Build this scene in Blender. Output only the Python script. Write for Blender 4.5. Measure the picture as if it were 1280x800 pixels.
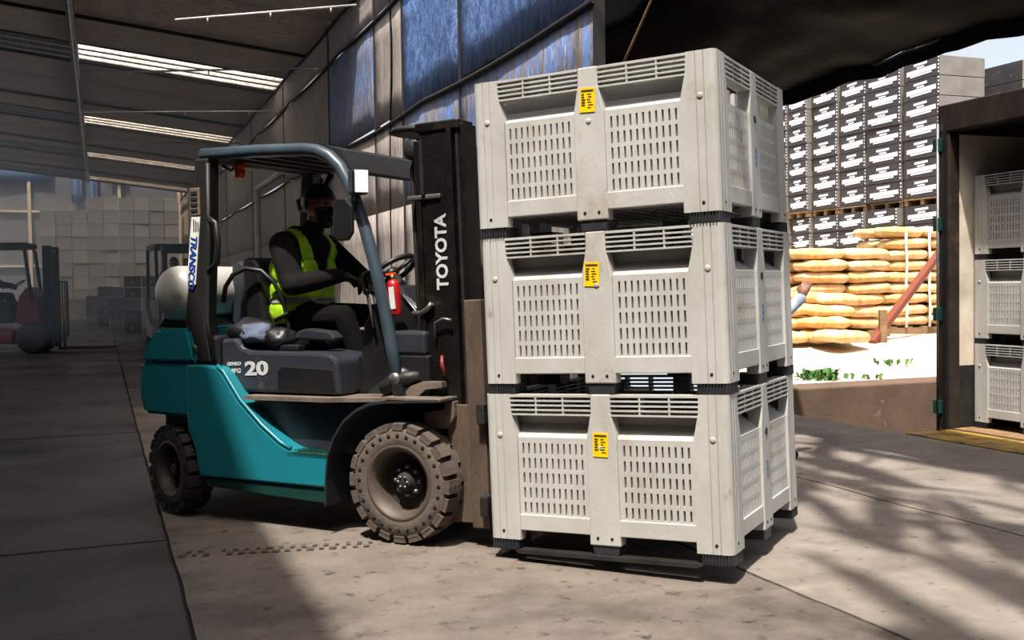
import bpy, bmesh, math, random
from mathutils import Vector, Matrix, noise as mnoise
random.seed(7)
for o in list(bpy.data.objects): bpy.data.objects.remove(o)
scene = bpy.context.scene
COL = scene.collection
PI = math.pi

# ------------------------------------------------------------------ camera, sky, sun, exposure
FPX, PITCH, ROLL, CAMH = 1331.5, .0313, -.0137, 1.308
cam_d = bpy.data.cameras.new('camera'); cam = bpy.data.objects.new('camera', cam_d); COL.objects.link(cam)
cam_d.sensor_width = 36; cam_d.lens = FPX / 1280 * 36; cam_d.clip_end = 300
cam.matrix_world = (Matrix.Translation((0, 0, CAMH)) @ Matrix.Rotation(PI/2 - PITCH, 4, 'X') @ Matrix.Rotation(ROLL, 4, 'Z'))
scene.camera = cam
SUN_EL = math.radians(65); SUN_XY = Vector((.25, .968)).normalized()      # direction the light travels
w = bpy.data.worlds.new('world'); scene.world = w; w.use_nodes = True
nt = w.node_tree; bg = nt.nodes['Background']
sky = nt.nodes.new('ShaderNodeTexSky'); sky.sky_type = 'NISHITA'; sky.sun_disc = False
sky.sun_elevation = SUN_EL; sky.sun_rotation = math.atan2(-SUN_XY.x, -SUN_XY.y); sky.dust_density = 8; sky.air_density = 1.0
# pale summer haze all round the horizon, clear sky above
gm = nt.nodes.new('ShaderNodeTexCoord'); sx_ = nt.nodes.new('ShaderNodeSeparateXYZ'); nt.links.new(gm.outputs['Generated'], sx_.inputs[0])
mr = nt.nodes.new('ShaderNodeMapRange'); nt.links.new(sx_.outputs[2], mr.inputs[0]); mr.inputs[1].default_value = .15; mr.inputs[2].default_value = .5; mr.inputs[3].default_value = 1; mr.inputs[4].default_value = 0
sm_ = nt.nodes.new('ShaderNodeMix'); sm_.data_type = 'RGBA'; nt.links.new(mr.outputs[0], sm_.inputs[0]); nt.links.new(sky.outputs[0], sm_.inputs[6]); sm_.inputs[7].default_value = (4.2, 4.6, 5.0, 1)
nt.links.new(sm_.outputs[2], bg.inputs[0]); bg.inputs[1].default_value = .15
sd = bpy.data.lights.new('sun', 'SUN'); so = bpy.data.objects.new('sun', sd); COL.objects.link(so)
sd.energy = 6.0; sd.angle = math.radians(1.2); sd.color = (1, .95, .88)
so.rotation_euler = Vector((SUN_XY.x*math.cos(SUN_EL), SUN_XY.y*math.cos(SUN_EL), -math.sin(SUN_EL))).to_track_quat('-Z', 'Y').to_euler()
so.location = (-4, -10, 20)
vs = scene.view_settings
vs.view_transform = 'Standard'; vs.look = 'None'; vs.gamma = 1; vs.use_curve_mapping = False; vs.exposure = .45

# ------------------------------------------------------------------ frames of the place
D = Vector((-.36024, .93286, 0)); N = Vector((.93286, .36024, 0))   # along the shed, and to its right
SHED_RZ = math.atan2(N.y, N.x)
def P(s, t, z=0): return D*s + N*t + Vector((0, 0, z))
SM = Matrix(((N.x, D.x, 0, 0), (N.y, D.y, 0, 0), (0, 0, 1, 0), (0, 0, 0, 1)))   # local x = t, y = s
def gz(s): return max(0.0, (s-12.8)*.013)
YAW, TAU, BH = .4883, .0308, .7445
FO = Vector((.1469, 5.6535, 0)); LB = Vector((.6973, 5.3612, .0661))

# ------------------------------------------------------------------ mesh helpers
def hexc(h, a=1):
    v = [int(h[i:i+2], 16)/255 for i in (0, 2, 4)]
    return tuple([(c/12.92 if c <= .04045 else ((c+.055)/1.055)**2.4) for c in v] + [a])
class MB:
    def __init__(s): s.v = []; s.f = []; s.sm = []
    def add(s, vs, fs, smooth=False):
        o = len(s.v); s.v += [Vector(v) for v in vs]
        for f in fs: s.f.append([i+o for i in f]); s.sm.append(smooth)
        return s
    def box(s, x0, x1, y0, y1, z0, z1, m=None, b=0):
        if b > 0:
            b = min(b, abs(x1-x0)*.49, abs(y1-y0)*.49, abs(z1-z0)*.49)
            bm = bmesh.new(); bmesh.ops.create_cube(bm, size=1)
            for v in bm.verts: v.co = Vector(((x0+x1)/2+v.co.x*(x1-x0), (y0+y1)/2+v.co.y*(y1-y0), (z0+z1)/2+v.co.z*(z1-z0)))
            bmesh.ops.bevel(bm, geom=bm.edges[:], offset=b, segments=2, affect='EDGES', profile=.5)
            s.bm(bm, m); return s
        vs = [Vector((x, y, z)) for z in (z0, z1) for y in (y0, y1) for x in (x0, x1)]
        if m: vs = [m @ v for v in vs]
        return s.add(vs, [(0, 2, 3, 1), (4, 5, 7, 6), (0, 1, 5, 4), (2, 6, 7, 3), (0, 4, 6, 2), (1, 3, 7, 5)])
    def bm(s, bm, m=None, smooth=False):
        bm.verts.index_update()
        s.add([(m @ v.co) if m else v.co.copy() for v in bm.verts], [[v.index for v in f.verts] for f in bm.faces], smooth); bm.free(); return s
    def prism(s, poly, a0, a1, axis='y', b=0, m=None):
        """poly of (u,v): axis y -> (u,a,v); axis x -> (a,u,v); axis z -> (u,v,a)"""
        def pt(u, v, a): return Vector((u, a, v)) if axis == 'y' else Vector((a, u, v)) if axis == 'x' else Vector((u, v, a))
        bm = bmesh.new()
        A_ = [bm.verts.new(pt(u, v, a0)) for u, v in poly]; B_ = [bm.verts.new(pt(u, v, a1)) for u, v in poly]
        n = len(poly); bm.faces.new(A_); bm.faces.new(B_[::-1])
        for i in range(n): bm.faces.new((A_[i], B_[i], B_[(i+1) % n], A_[(i+1) % n]))
        bmesh.ops.recalc_face_normals(bm, faces=bm.faces[:])
        if b > 0: bmesh.ops.bevel(bm, geom=bm.edges[:], offset=b, segments=2, affect='EDGES', profile=.5, clamp_overlap=True)
        return s.bm(bm, m)
    def tube(s, pts, r, n=8, cap=True, smooth=True):
        pts = [Vector(p) for p in pts]; rs = r if isinstance(r, (list, tuple)) else [r]*len(pts)
        vs = []; fs = []; up = None
        for i, p in enumerate(pts):
            d = (pts[min(i+1, len(pts)-1)]-pts[max(i-1, 0)]).normalized()
            if up is None: up = d.orthogonal().normalized()
            up = (up - d*up.dot(d)); up = up.normalized() if up.length > 1e-6 else d.orthogonal().normalized()
            sd_ = d.cross(up)
            for k in range(n):
                a = 2*PI*k/n; vs.append(p+(up*math.cos(a)+sd_*math.sin(a))*rs[i])
        for i in range(len(pts)-1):
            for k in range(n): fs.append((i*n+k, i*n+(k+1) % n, (i+1)*n+(k+1) % n, (i+1)*n+k))
        s.add(vs, fs, smooth)
        if cap:
            o = len(s.v)-len(vs)
            s.f += [[o+k for k in range(n)][::-1], [o+(len(pts)-1)*n+k for k in range(n)]]; s.sm += [False, False]
        return s
    def lathe(s, prof, n=32, axis='y', c=(0, 0, 0), smooth=True, m=None):
        """prof of (r, a) along the axis"""
        c = Vector(c); vs = []; fs = []
        for r, a in prof:
            for k in range(n):
                t = 2*PI*k/n; x, y = r*math.cos(t), r*math.sin(t)
                vs.append(c + (Vector((x, a, y)) if axis == 'y' else Vector((a, x, y)) if axis == 'x' else Vector((x, y, a))))
        for i in range(len(prof)-1):
            for k in range(n): fs.append((i*n+k, i*n+(k+1) % n, (i+1)*n+(k+1) % n, (i+1)*n+k))
        if m: vs = [m @ v for v in vs]
        return s.add(vs, fs, smooth)
    def ball(s, c, r, n=14, m=None):
        c = Vector(c); r = r if isinstance(r, (list, tuple)) else (r, r, r)
        pr = [(math.sin(PI*i/(n//2))*1, math.cos(PI*i/(n//2))) for i in range(n//2+1)]
        vs = []; fs = []
        for a, z in pr:
            for k in range(n): vs.append(c+Vector((a*math.cos(2*PI*k/n)*r[0], a*math.sin(2*PI*k/n)*r[1], z*r[2])))
        for i in range(n//2):
            for k in range(n): fs.append((i*n+k, (i+1)*n+k, (i+1)*n+(k+1) % n, i*n+(k+1) % n))
        if m: vs = [m @ v for v in vs]
        return s.add(vs, fs, True)
    def sheet(s, fn, nu, nv, smooth=True):
        vs = [fn(i/nu, j/nv) for j in range(nv+1) for i in range(nu+1)]
        return s.add(vs, [(j*(nu+1)+i, j*(nu+1)+i+1, (j+1)*(nu+1)+i+1, (j+1)*(nu+1)+i) for j in range(nv) for i in range(nu)], smooth)
    def mesh(s, name, mat=None, clean=False):
        me = bpy.data.meshes.new(name); me.from_pydata([tuple(v) for v in s.v], [], s.f)
        me.polygons.foreach_set('use_smooth', s.sm)
        if clean:
            bm = bmesh.new(); bm.from_mesh(me); bmesh.ops.remove_doubles(bm, verts=bm.verts, dist=1e-5)
            bmesh.ops.recalc_face_normals(bm, faces=bm.faces); bm.to_mesh(me); bm.free()
        if mat: me.materials.append(mat)
        me.update(); return me
    def build(s, name, mat, parent=None, **kw):
        return link(name, s.mesh(name, mat, kw.pop('clean', True)), parent, **kw)
def link(name, data, parent=None, loc=None, rot=None, label=None, kind=None):
    o = bpy.data.objects.new(name, data); COL.objects.link(o)
    if parent: o.parent = parent
    if loc is not None: o.location = loc
    if rot is not None: o.rotation_euler = rot
    if label: o['label'] = label
    if kind: o['kind'] = kind
    return o
def tag(o, label, cat, group=None):
    o['label'] = label; o['category'] = cat
    if group: o['group'] = group
    return o
def empty(name, loc=(0, 0, 0), rot=(0, 0, 0)):
    o = link(name, None, None, loc, rot); o.empty_display_size = .1; return o
def copy_tree(o, parent=None):
    c = o.copy(); COL.objects.link(c); c.parent = parent
    for ch in list(o.children): copy_tree(ch, c)
    return c
def struct(name, mb, mat, m=None, clean=True):
    o = mb.build(name, mat, clean=clean); o['kind'] = 'structure'
    if m is not None: o.matrix_world = m
    return o
def solidify(o, th):
    md = o.modifiers.new('thickness', 'SOLIDIFY'); md.thickness = th; md.offset = 0; return o
def text_mesh(txt, size, mat, parent, right, up, org, ext=.0015, shear=0, sx=1, name='lettering', bold=0, label=None):
    cu = bpy.data.curves.new('t', 'FONT'); cu.body = txt; cu.size = size; cu.extrude = ext; cu.shear = shear; cu.resolution_u = 3
    cu.align_x = 'CENTER'; cu.align_y = 'CENTER'; cu.offset = bold
    t = bpy.data.objects.new('t', cu); COL.objects.link(t)
    me = bpy.data.meshes.new_from_object(t.evaluated_get(bpy.context.evaluated_depsgraph_get()))
    bpy.data.objects.remove(t); bpy.data.curves.remove(cu)
    R, U = Vector(right), Vector(up); Nn = R.cross(U)
    M = Matrix(((R.x*sx, U.x, Nn.x, org[0]), (R.y*sx, U.y, Nn.y, org[1]), (R.z*sx, U.z, Nn.z, org[2]), (0, 0, 0, 1)))
    me.transform(M); me.materials.clear(); me.materials.append(mat)
    return link(name, me, parent, label=label)

# ------------------------------------------------------------------ materials
def mat(name, c1, c2=None, rough=.6, metal=0, nscale=6, contrast=(.35, .65), bump=0, bscale=40, stretch=(1, 1, 1), stain=None, sscale=2, sthr=(.62, .72), stain2=None, s2scale=20, s2thr=(.6, .7), spec=.5, detail=6, rvar=0, coords='Object', transl=0, bdist=.02):
    m = bpy.data.materials.new(name); m.use_nodes = True; n = m.node_tree; L = n.links
    b = n.nodes['Principled BSDF']; b.inputs['Roughness'].default_value = rough; b.inputs['Metallic'].default_value = metal
    b.inputs['Specular IOR Level'].default_value = spec
    c1 = hexc(c1) if isinstance(c1, str) else c1
    b.inputs['Base Color'].default_value = c1
    tc = n.nodes.new('ShaderNodeTexCoord'); mp = n.nodes.new('ShaderNodeMapping'); geo = n.nodes.new('ShaderNodeNewGeometry') if coords == 'World' else None; L.new(geo.outputs['Position'] if geo else tc.outputs[coords], mp.inputs[0]); mp.inputs['Scale'].default_value = stretch
    out = None
    def nz(scale, det=detail):
        t = n.nodes.new('ShaderNodeTexNoise'); t.inputs['Scale'].default_value = scale; t.inputs['Detail'].default_value = det; t.inputs['Roughness'].default_value = .62
        L.new(mp.outputs[0], t.inputs['Vector']); return t.outputs['Fac']
    def ramp(fac, a, bb):
        r = n.nodes.new('ShaderNodeMapRange'); r.inputs[1].default_value = a; r.inputs[2].default_value = bb; L.new(fac, r.inputs[0]); return r.outputs[0]
    def mix(fac, a, bb):
        x = n.nodes.new('ShaderNodeMix'); x.data_type = 'RGBA'; L.new(fac, x.inputs[0])
        for sock, val in ((x.inputs[6], a), (x.inputs[7], bb)):
            if isinstance(val, tuple): sock.default_value = val
            else: L.new(val, sock)
        return x.outputs[2]
    col = c1
    if c2 is not None:
        c2 = hexc(c2) if isinstance(c2, str) else c2
        f = nz(nscale); col = mix(ramp(f, *contrast), c1, c2)
        if rvar: 
            r = n.nodes.new('ShaderNodeMapRange'); L.new(f, r.inputs[0]); r.inputs[1].default_value = .3; r.inputs[2].default_value = .7; r.inputs[3].default_value = rough-rvar; r.inputs[4].default_value = rough+rvar; L.new(r.outputs[0], b.inputs['Roughness'])
    if stain:
        col = mix(ramp(nz(sscale, 8), *sthr), col, hexc(stain))
    if stain2:
        col = mix(ramp(nz(s2scale, 4), *s2thr), col, hexc(stain2))
    if not isinstance(col, tuple): L.new(col, b.inputs['Base Color'])
    if bump:
        bp = n.nodes.new('ShaderNodeBump'); bp.inputs['Strength'].default_value = bump; bp.inputs['Distance'].default_value = bdist
        L.new(nz(bscale), bp.inputs['Height']); L.new(bp.outputs[0], b.inputs['Normal'])
    if transl:
        tr = n.nodes.new('ShaderNodeBsdfTranslucent'); ms = n.nodes.new('ShaderNodeMixShader'); ms.inputs[0].default_value = transl
        if isinstance(col, tuple): tr.inputs[0].default_value = col
        else: L.new(col, tr.inputs[0])
        L.new(b.outputs[0], ms.inputs[1]); L.new(tr.outputs[0], ms.inputs[2]); L.new(ms.outputs[0], n.nodes['Material Output'].inputs[0])
    return m
M = {}
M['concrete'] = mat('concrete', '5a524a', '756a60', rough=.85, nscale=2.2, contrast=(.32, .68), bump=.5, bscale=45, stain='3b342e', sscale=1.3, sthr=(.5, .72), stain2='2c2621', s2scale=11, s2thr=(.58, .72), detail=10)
M['concrete_light'] = mat('paler concrete', '70685f', '8b8177', rough=.85, nscale=2.2, contrast=(.32, .68), bump=.5, bscale=45, stain='564e46', sscale=1.3, sthr=(.54, .74), stain2='3f3831', s2scale=11, s2thr=(.6, .74), detail=10)  # paler tone for the right-hand slabs
M['concrete_shaded'] = mat('shade-darkened worn concrete', '393532', '4a4541', rough=.6, nscale=1.0, contrast=(.3, .7), bump=.3, bscale=26, stain='232120', sscale=.7, sthr=(.5, .65), rvar=.28)  # shade under the roof put into the colour; damp sheen in the roughness
M['joint'] = mat('joint dirt', '2b2521', '1d1916', rough=.95)
M['dust_print'] = mat('tyre dust print', '40372f', '4d443b', rough=.95, nscale=30)
M['earth'] = mat('yard earth', 'd9cdb9', 'bfb09a', rough=.95, nscale=2, bump=.6, bscale=18)
M['pitwall'] = mat('brown concrete wall', '6e5848', '59473b', rough=.9, nscale=2, bump=.3, stain='8b7765', sscale=4)
M['tarp_grey'] = mat('grey shade net', '837a75', 'b0a69e', rough=.85, nscale=5, contrast=(.3, .7), stretch=(3, 3, .55), bump=.8, bscale=8, transl=.12, bdist=.05)
M['tarp_mixed'] = mat('grey and blue tarpaulin', '6f6762', '5f7db5', rough=.7, nscale=3.2, contrast=(.44, .6), stretch=(3, 3, .6), bump=1, bscale=7, bdist=.06, stain='97a3bd', sscale=7, sthr=(.56, .7))
M['tarp_blue'] = mat('blue tarpaulin', '2f5189', '6787ba', rough=.55, nscale=6, contrast=(.35, .7), stretch=(2, 2, .9), bump=1, bscale=8, bdist=.06, stain='8fa3c4', sscale=9, sthr=(.58, .72))
M['seam'] = mat('dark seam', '1d1a19', rough=.9)
M['net_ceiling'] = mat('ceiling shade net', '6a6460', '8a837d', rough=.9, nscale=9, contrast=(.35, .65), stretch=(1, 2.5, 1), bump=.5, bscale=20, transl=.42)
M['net_side'] = mat('pale side net', 'b9b6b0', 'd2d0cb', rough=.9, nscale=5, transl=.6)
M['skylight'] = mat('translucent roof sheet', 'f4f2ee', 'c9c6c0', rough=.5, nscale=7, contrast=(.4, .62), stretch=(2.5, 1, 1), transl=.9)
M['skylight_dark'] = mat('dark translucent sheet', '6c6b6a', '4c4b4a', rough=.5, nscale=7, contrast=(.4, .62), stretch=(2.5, 1, 1), transl=.5)  # darker, less translucent panels left of the roof beam
M['black_tarp'] = mat('black plastic tarp', '060607', '0c0c0d', rough=.7, spec=.12, nscale=3, bump=.2, bscale=3, bdist=.08)
M['white_pipe'] = mat('white painted pipe', 'c9c7c2', 'a19e98', rough=.5)
M['steel'] = mat('grey steel', '8d8d8d', '6f6e6c', rough=.4, metal=.8)
M['dark_steel'] = mat('dark steel', '262524', '3a3836', rough=.5, metal=.5, bump=.2)
M['bin'] = mat('grey-white bin plastic', 'b3b2ae', 'a3a19b', rough=.5, nscale=3, bump=.12, bscale=60, stain='8f7f69', sscale=2.6, sthr=(.6, .74), stain2='6f5f4c', s2scale=6, s2thr=(.68, .76), stretch=(1, 1, .6), coords='World')
M['bin_foot'] = mat('black foot plastic', '1c1d21', '2b2c30', rough=.45)
M['sticker'] = mat('yellow sticker', 'f2c800', 'e0b400', rough=.45)
M['ink'] = mat('dark print', '3a3208', rough=.6)
M['blue_ink'] = mat('blue stencil', '4d6f9e', rough=.6)
M['teal'] = mat('teal paint', '177480', '1b6a76', rough=.32, nscale=3, bump=.05, stain='4d5a52', sscale=5, sthr=(.68, .8))
M['green_trim'] = mat('dark green trim and sill shade', '0c3a34', '12322d', rough=.45)
M['hood'] = mat('charcoal plastic', '2c2f34', '25282d', rough=.38, nscale=4, bump=.1, bscale=80, stain='6d6255', sscale=3, sthr=(.6, .8))
M['black'] = mat('black plastic', '101011', '18181a', rough=.45)
M['gloss_black'] = mat('black painted steel', '0c0b0b', '171513', rough=.6, nscale=10)
M['mast'] = mat('greasy black mast steel', '0b0a0a', '181614', rough=.35, nscale=5, bump=.25, bscale=60, metal=.2, stain='33291f', sscale=6, sthr=(.55, .75))
M['rust'] = mat('worn brown mast plate', '4b3f36', '5f5042', rough=.6, nscale=6, metal=.2, bump=.3, stain='7a5c40', sscale=4, stretch=(2, 2, .6))
M['guard'] = mat('blue grey guard paint', '3a4750', '303b43', rough=.38, nscale=5, stain='23282d', sscale=6, sthr=(.62, .75))
M['floorplate'] = mat('dusty floor plate', '6e5f54', '4e463f', rough=.85, nscale=5, bump=.3)
M['rubber'] = mat('dusty rubber', '4a413a', '5c5148', rough=.9, nscale=9, bump=.3, bscale=50)
M['rubber_dark'] = mat('black rubber and rim shade', '1d1b1a', '272422', rough=.85, nscale=9, bump=.3)
M['rim'] = mat('brown dusty rim', '574c44', '463d37', rough=.6, nscale=8, metal=.3)
M['hole'] = mat('dark hole', '0b0a0a', rough=.9)  # shade inside holes and slots put into a flat dark colour
M['tank'] = mat('pale grey tank paint', 'b2b0a9', '9d9b95', rough=.4, nscale=3, stain='77736b', sscale=6)
M['white'] = mat('white paint', 'd9d9d6', rough=.5)
M['silver_text'] = mat('silver lettering', 'b9bcbc', rough=.35)
M['navy_text'] = mat('navy lettering', '1c3c86', rough=.45)
M['orange'] = mat('orange lens', 'e2430c', rough=.25)
M['red'] = mat('red paint', 'b01419', '98161a', rough=.35)
M['lens'] = mat('clear lamp lens', 'eef3f8', rough=.15)
M['seat'] = mat('black vinyl seat', '0b0b0c', '111112', rough=.6, spec=.25)
M['brass'] = mat('brass fitting', '8b7a58', '6b5b45', rough=.4, metal=.7)
M['yellow'] = mat('yellow plastic', 'd9a50f', rough=.5)
M['purple'] = mat('purple strap', '4a3f86', rough=.7)
M['cloth_blue'] = mat('blue grey cloth', '3b4558', '596376', rough=.9, nscale=8)
M['hoodie'] = mat('charcoal hoodie', '131212', '1b1a1a', rough=.95, spec=.12, nscale=12, bump=.5, bscale=18)
M['trousers'] = mat('black trousers', '080808', '0d0d0d', rough=.95, spec=.12, bump=.4, bscale=15)
M['vest'] = mat('hi-vis yellow', 'a6d514', '98c70f', rough=.7, nscale=8, bump=.4, bscale=14)
M['reflective'] = mat('grey reflective band', '8d8b86', rough=.4)
M['skin'] = mat('skin', '8c5f48', '7f5540', rough=.55, nscale=12)
M['glove'] = mat('black glove', '131313', '1e1d1d', rough=.7, bump=.4)
M['shirt_blue'] = mat('pale blue shirt', 'c6d0e6', 'b3c0dc', rough=.85, nscale=6, bump=.4, bscale=14)
M['jeans'] = mat('dark jeans', '273246', '1e2738', rough=.9)
M['hair'] = mat('dark hair', '15110f', rough=.7)
M['eye'] = mat('eye', '0c0908', rough=.2)
M['carton'] = mat('dark printed carton', '3d3838', '2d2a2c', rough=.55, nscale=4, stain='6a625d', sscale=6)
M['carton_lit_side'] = mat('lit carton side', '837e79', '6f6a66', rough=.4, nscale=3)
M['carton_print'] = mat('white carton print', 'e6ecf2', rough=.5)
M['sack'] = mat('tan paper sack', 'dcb57a', 'c49552', rough=.8, nscale=4, bump=.5, bscale=9, stain='e9d2a8', sscale=3, sthr=(.5, .7))
M['sack2'] = mat('pale paper sack', 'e4c99c', 'd0a46a', rough=.8, nscale=4, bump=.5, bscale=9)
M['timber'] = mat('red brown timber', '7c3d25', '693220', rough=.7, nscale=8, stretch=(1, 1, 4))
M['wood'] = mat('pallet wood', '8c6f4e', '6f563b', rough=.8, nscale=8)
M['leaf'] = mat('weed leaf', '2f5a22', '477a30', rough=.7)
M['trailer_frame'] = mat('dark trailer frame', '3a3028', '27201c', rough=.5, nscale=6, metal=.3, stain='5b4a3b', sscale=5)
M['trailer_wall'] = mat('pale plywood lining', 'd6ccbb', 'bdb19f', rough=.7, nscale=4, stain='7a6d5e', sscale=3)
M['yellow_steel'] = mat('yellow painted steel', 'a8842c', '7c6127', rough=.6, nscale=5, stain='3d352c', sscale=5, sthr=(.5, .65))
M['wall_back'] = mat('haze-tinted back net', '525a6b', '646d80', rough=.9, nscale=3, stretch=(2, 2, .7), bump=.5)  # bluish tint of the mist put into the net's colour
M['crate'] = mat('grey crate', '646871', '737884', rough=.7, nscale=2)  # bluish mist tint put into both crate colours
M['crate2'] = mat('dark crate', '535862', '636873', rough=.7, nscale=2)
M['truck_red'] = mat('dull red paint', '7c2a28', '64201f', rough=.45)
M['truck_grey'] = mat('grey truck paint', '46474a', '36373a', rough=.5)
M['metal_roof'] = mat('weathered roof sheet', '6b6764', '7d7975', rough=.6, metal=.3)

# ------------------------------------------------------------------ floor: base and slabs with open joints
def jag(t, s, amp): return t + amp*(mnoise.noise(Vector((t*3.1, s*1.7, 5)))+.5*mnoise.noise(Vector((t*7, s*5.3, 9))))
mb = MB(); mb.box(-12, 6.4, -9, 46, -1.2, -.03)
floor = struct('floor', mb, M['joint'], SM)
def slab(t0, t1, s0, s1, mt, amp0=0, amp1=0):
    g = .009; n = max(2, int((s1-s0)/.16)) if (amp0 or amp1) else 2
    if s1 > 12.8 and s0 < 12.8: s1_ = s1
    pts = [(jag(t0, s0+(s1-s0)*i/n, amp0)+g, s0+g+(s1-s0-2*g)*i/n) for i in range(n+1)] + [(jag(t1, s0+(s1-s0)*i/n, amp1)-g, s0+g+(s1-s0-2*g)*i/n) for i in range(n, -1, -1)]
    h = random.uniform(-.003, .003)
    k = len(pts); mb = MB()
    mb.add([(a, b_, gz(b_)+h) for a, b_ in pts]+[(a, b_, gz(b_)-.06) for a, b_ in pts], [list(range(k))[::-1], list(range(k, 2*k))]+[(i, (i+1) % k, k+(i+1) % k, k+i) for i in range(k)])
    o = mb.build('concrete_slab', mt, floor)
    return o
sb = [-8, -5.6, -3.4, -1.1, 1.2, 3.55, 5.85, 8.3, 10.5, 12.8, 15.1, 17.4, 19.8, 22.2, 24.6, 27, 29.5, 32, 35, 38, 41, 44.9]
for i in range(len(sb)-1):
    slab(-12, -4.2, sb[i], sb[i+1], M['concrete_shaded']); slab(-4.2, .3, sb[i], sb[i+1], M['concrete_shaded'], 0, .012)
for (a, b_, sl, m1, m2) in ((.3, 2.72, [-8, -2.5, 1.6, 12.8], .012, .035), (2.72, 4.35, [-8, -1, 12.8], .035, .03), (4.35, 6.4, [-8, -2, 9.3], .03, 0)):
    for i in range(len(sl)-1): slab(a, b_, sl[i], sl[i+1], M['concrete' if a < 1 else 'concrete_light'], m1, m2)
for i in range(9, len(sb)-1): slab(.3, 3.1, sb[i], sb[i+1], M['concrete_shaded'], .012, 0)
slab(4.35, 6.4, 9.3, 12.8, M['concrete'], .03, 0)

# tyre prints in the dust
mb = MB(); rnd = random.Random(11)
for k in range(17):
    for q in range(2):
        c = Vector((-1.646, 5.257, 0)).lerp(Vector((-.76, 5.41, 0)), k/16)+Vector((-.01, .075, 0))*(q*2-1)*.5; a = rnd.uniform(-.1, .1)
        if rnd.random() < .12: continue
        w1 = rnd.uniform(.009, .018); w2 = rnd.uniform(.014, .03); mb.box(-w1, w1, -w2, w2, 0, .0012, m=Matrix.Translation(c+Vector((.02*q, 0, .0035))) @ Matrix.Rotation(.1+a, 4, 'Z'))
tp = mb.build("tyre_prints", M["dust_print"], floor, kind="stuff"); tp.matrix_parent_inverse = SM.inverted()
# ------------------------------------------------------------------ pit wall, yard
mb = MB(); mb.box(6.42, 40, 9.3, 9.75, -1.2, .2, b=.02)
struct('wall_pit', mb, M['pitwall'], SM)
mb = MB(); mb.box(6.4, 40, -9, 9.3, -1.3, -1.15)
struct('pit_floor', mb, M['concrete'], SM)
def yard(u, v):
    s = 9.7+(v**1.7)*60; t = -8+u*75 if False else 6.4+u*60
    z = .18+.32*min(1, max(0, (s-9.7)/2.2))
    z += .035*mnoise.noise(Vector((s*1.3, t*1.3, 0)))*min(1, (s-9.7)*3+.2)
    return (t, s, z)
mb = MB(); mb.sheet(yard, 90, 70)
struct('ground', mb, M['earth'], SM)
mb = MB(); mb.box(3.2, 6.4, 12.8, 70, .3, .48); struct('ground_strip', mb, M['earth'], SM)

# ------------------------------------------------------------------ shed right wall: tarpaulin panels, seams, posts
wall = empty('wall_right'); wall['kind'] = 'structure'; wall.matrix_world = SM
TW = 3.12
def panel(s0, s1, z0, z1, mt, off=0):
    L_ = s1-s0; nu = max(4, int(L_/.25)); nv = max(3, int((z1-z0)/.3)); ph = random.random()*50
    def fn(u, v):
        s = s0+L_*u; z = z0+(z1-z0)*v
        e = math.sin(PI*u)**.5*math.sin(PI*v)**.4 if 0 < u < 1 and 0 < v < 1 else 0
        return (TW+off+e*(.05*mnoise.noise(Vector((s*1.1, z*.5, ph)))+.02*mnoise.noise(Vector((s*4, z*.8, ph)))), s, z)
    mb = MB(); mb.sheet(fn, nu, nv); o = mb.build('tarpaulin_panel', mt, wall); solidify(o, .008); return o
vs_ = [6.45, 9.3, 11.25, 12.5, 15.2, 19.2, 23.5, 28.5, 34, 39.5, 45]
low = ['tarp_mixed', 'tarp_mixed', 'tarp_grey', 'tarp_grey', 'tarp_grey', 'tarp_grey', 'tarp_grey', 'tarp_grey', 'tarp_grey', 'tarp_grey']
upp = ['tarp_blue', 'tarp_blue', 'tarp_grey', 'tarp_mixed', 'tarp_grey', 'tarp_grey', 'tarp_grey', 'tarp_grey', 'tarp_grey', 'tarp_grey']
for i in range(len(vs_)-1):
    a, b_ = vs_[i]+.01, vs_[i+1]-.01
    panel(a, b_, 0.0, 2.2, M['tarp_grey']); panel(a, b_, 2.2, 3.18, M[low[i]])
    panel(a, b_, 3.22, 4.48, M[upp[i]]); panel(a, b_, 4.52, 5.0 if i > 2 else 6.2, M['tarp_grey'] if i > 1 else M['tarp_blue'])
for s in vs_:
    mb = MB(); mb.box(TW-.012, TW+.05, s-.03, s+.03, 0, 5); mb.build('wall_post', M['seam'], wall)
for z in (3.2, 4.5, 5.0):
    mb = MB(); mb.tube([(TW-.02, s, z-.04*math.sin(PI*((s-6.45) % 4)/4)) for s in [6.45+i*.5 for i in range(78)]], .022, 6); mb.build('seam_cable', M['seam'], wall)
mb = MB(); mb.tube([(TW-.06, 22.4, .1), (TW-.06, 22.4, 3.4)], .06, 8); mb.tube([(TW-.06, 22.4, 3.4), (TW-.06, 18.6, 3.4)], .05, 8)
door = struct('trim_1', mb, M['white_pipe'], SM)

# ------------------------------------------------------------------ roof: sloped shade net with skylight strips
def rz_(t): return 5+(TW-t)*.113
def roofsheet(name, t0, t1, s0, s1, mt, kind='structure', sag=.04, parent=None, dz=0):
    def fn(u, v):
        t = t0+(t1-t0)*u; s = s0+(s1-s0)*v
        return (t, s, rz_(t)+dz-sag*math.sin(PI*u)*math.sin(PI*v)+.02*mnoise.noise(Vector((s*1.5, t*1.5, 3))))
    mb = MB(); mb.sheet(fn, max(3, int((t1-t0)/.5)), max(3, int((s1-s0)/.5))); o = mb.build(name, mt, parent); solidify(o, .006); return o
ceil = empty('ceiling'); ceil['kind'] = 'structure'; ceil.matrix_world = SM
strips = [(18.85, 20.1), (26.4, 27.6), (33.2, 34.3), (40, 41.1)]
cuts = [13.2, 14.7, 16.8, 18.85, 20.1, 22.3, 24.4, 26.4, 27.6, 29.5, 31.4, 33.2, 34.3, 36.2, 38.2, 40, 41.1]
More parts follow.
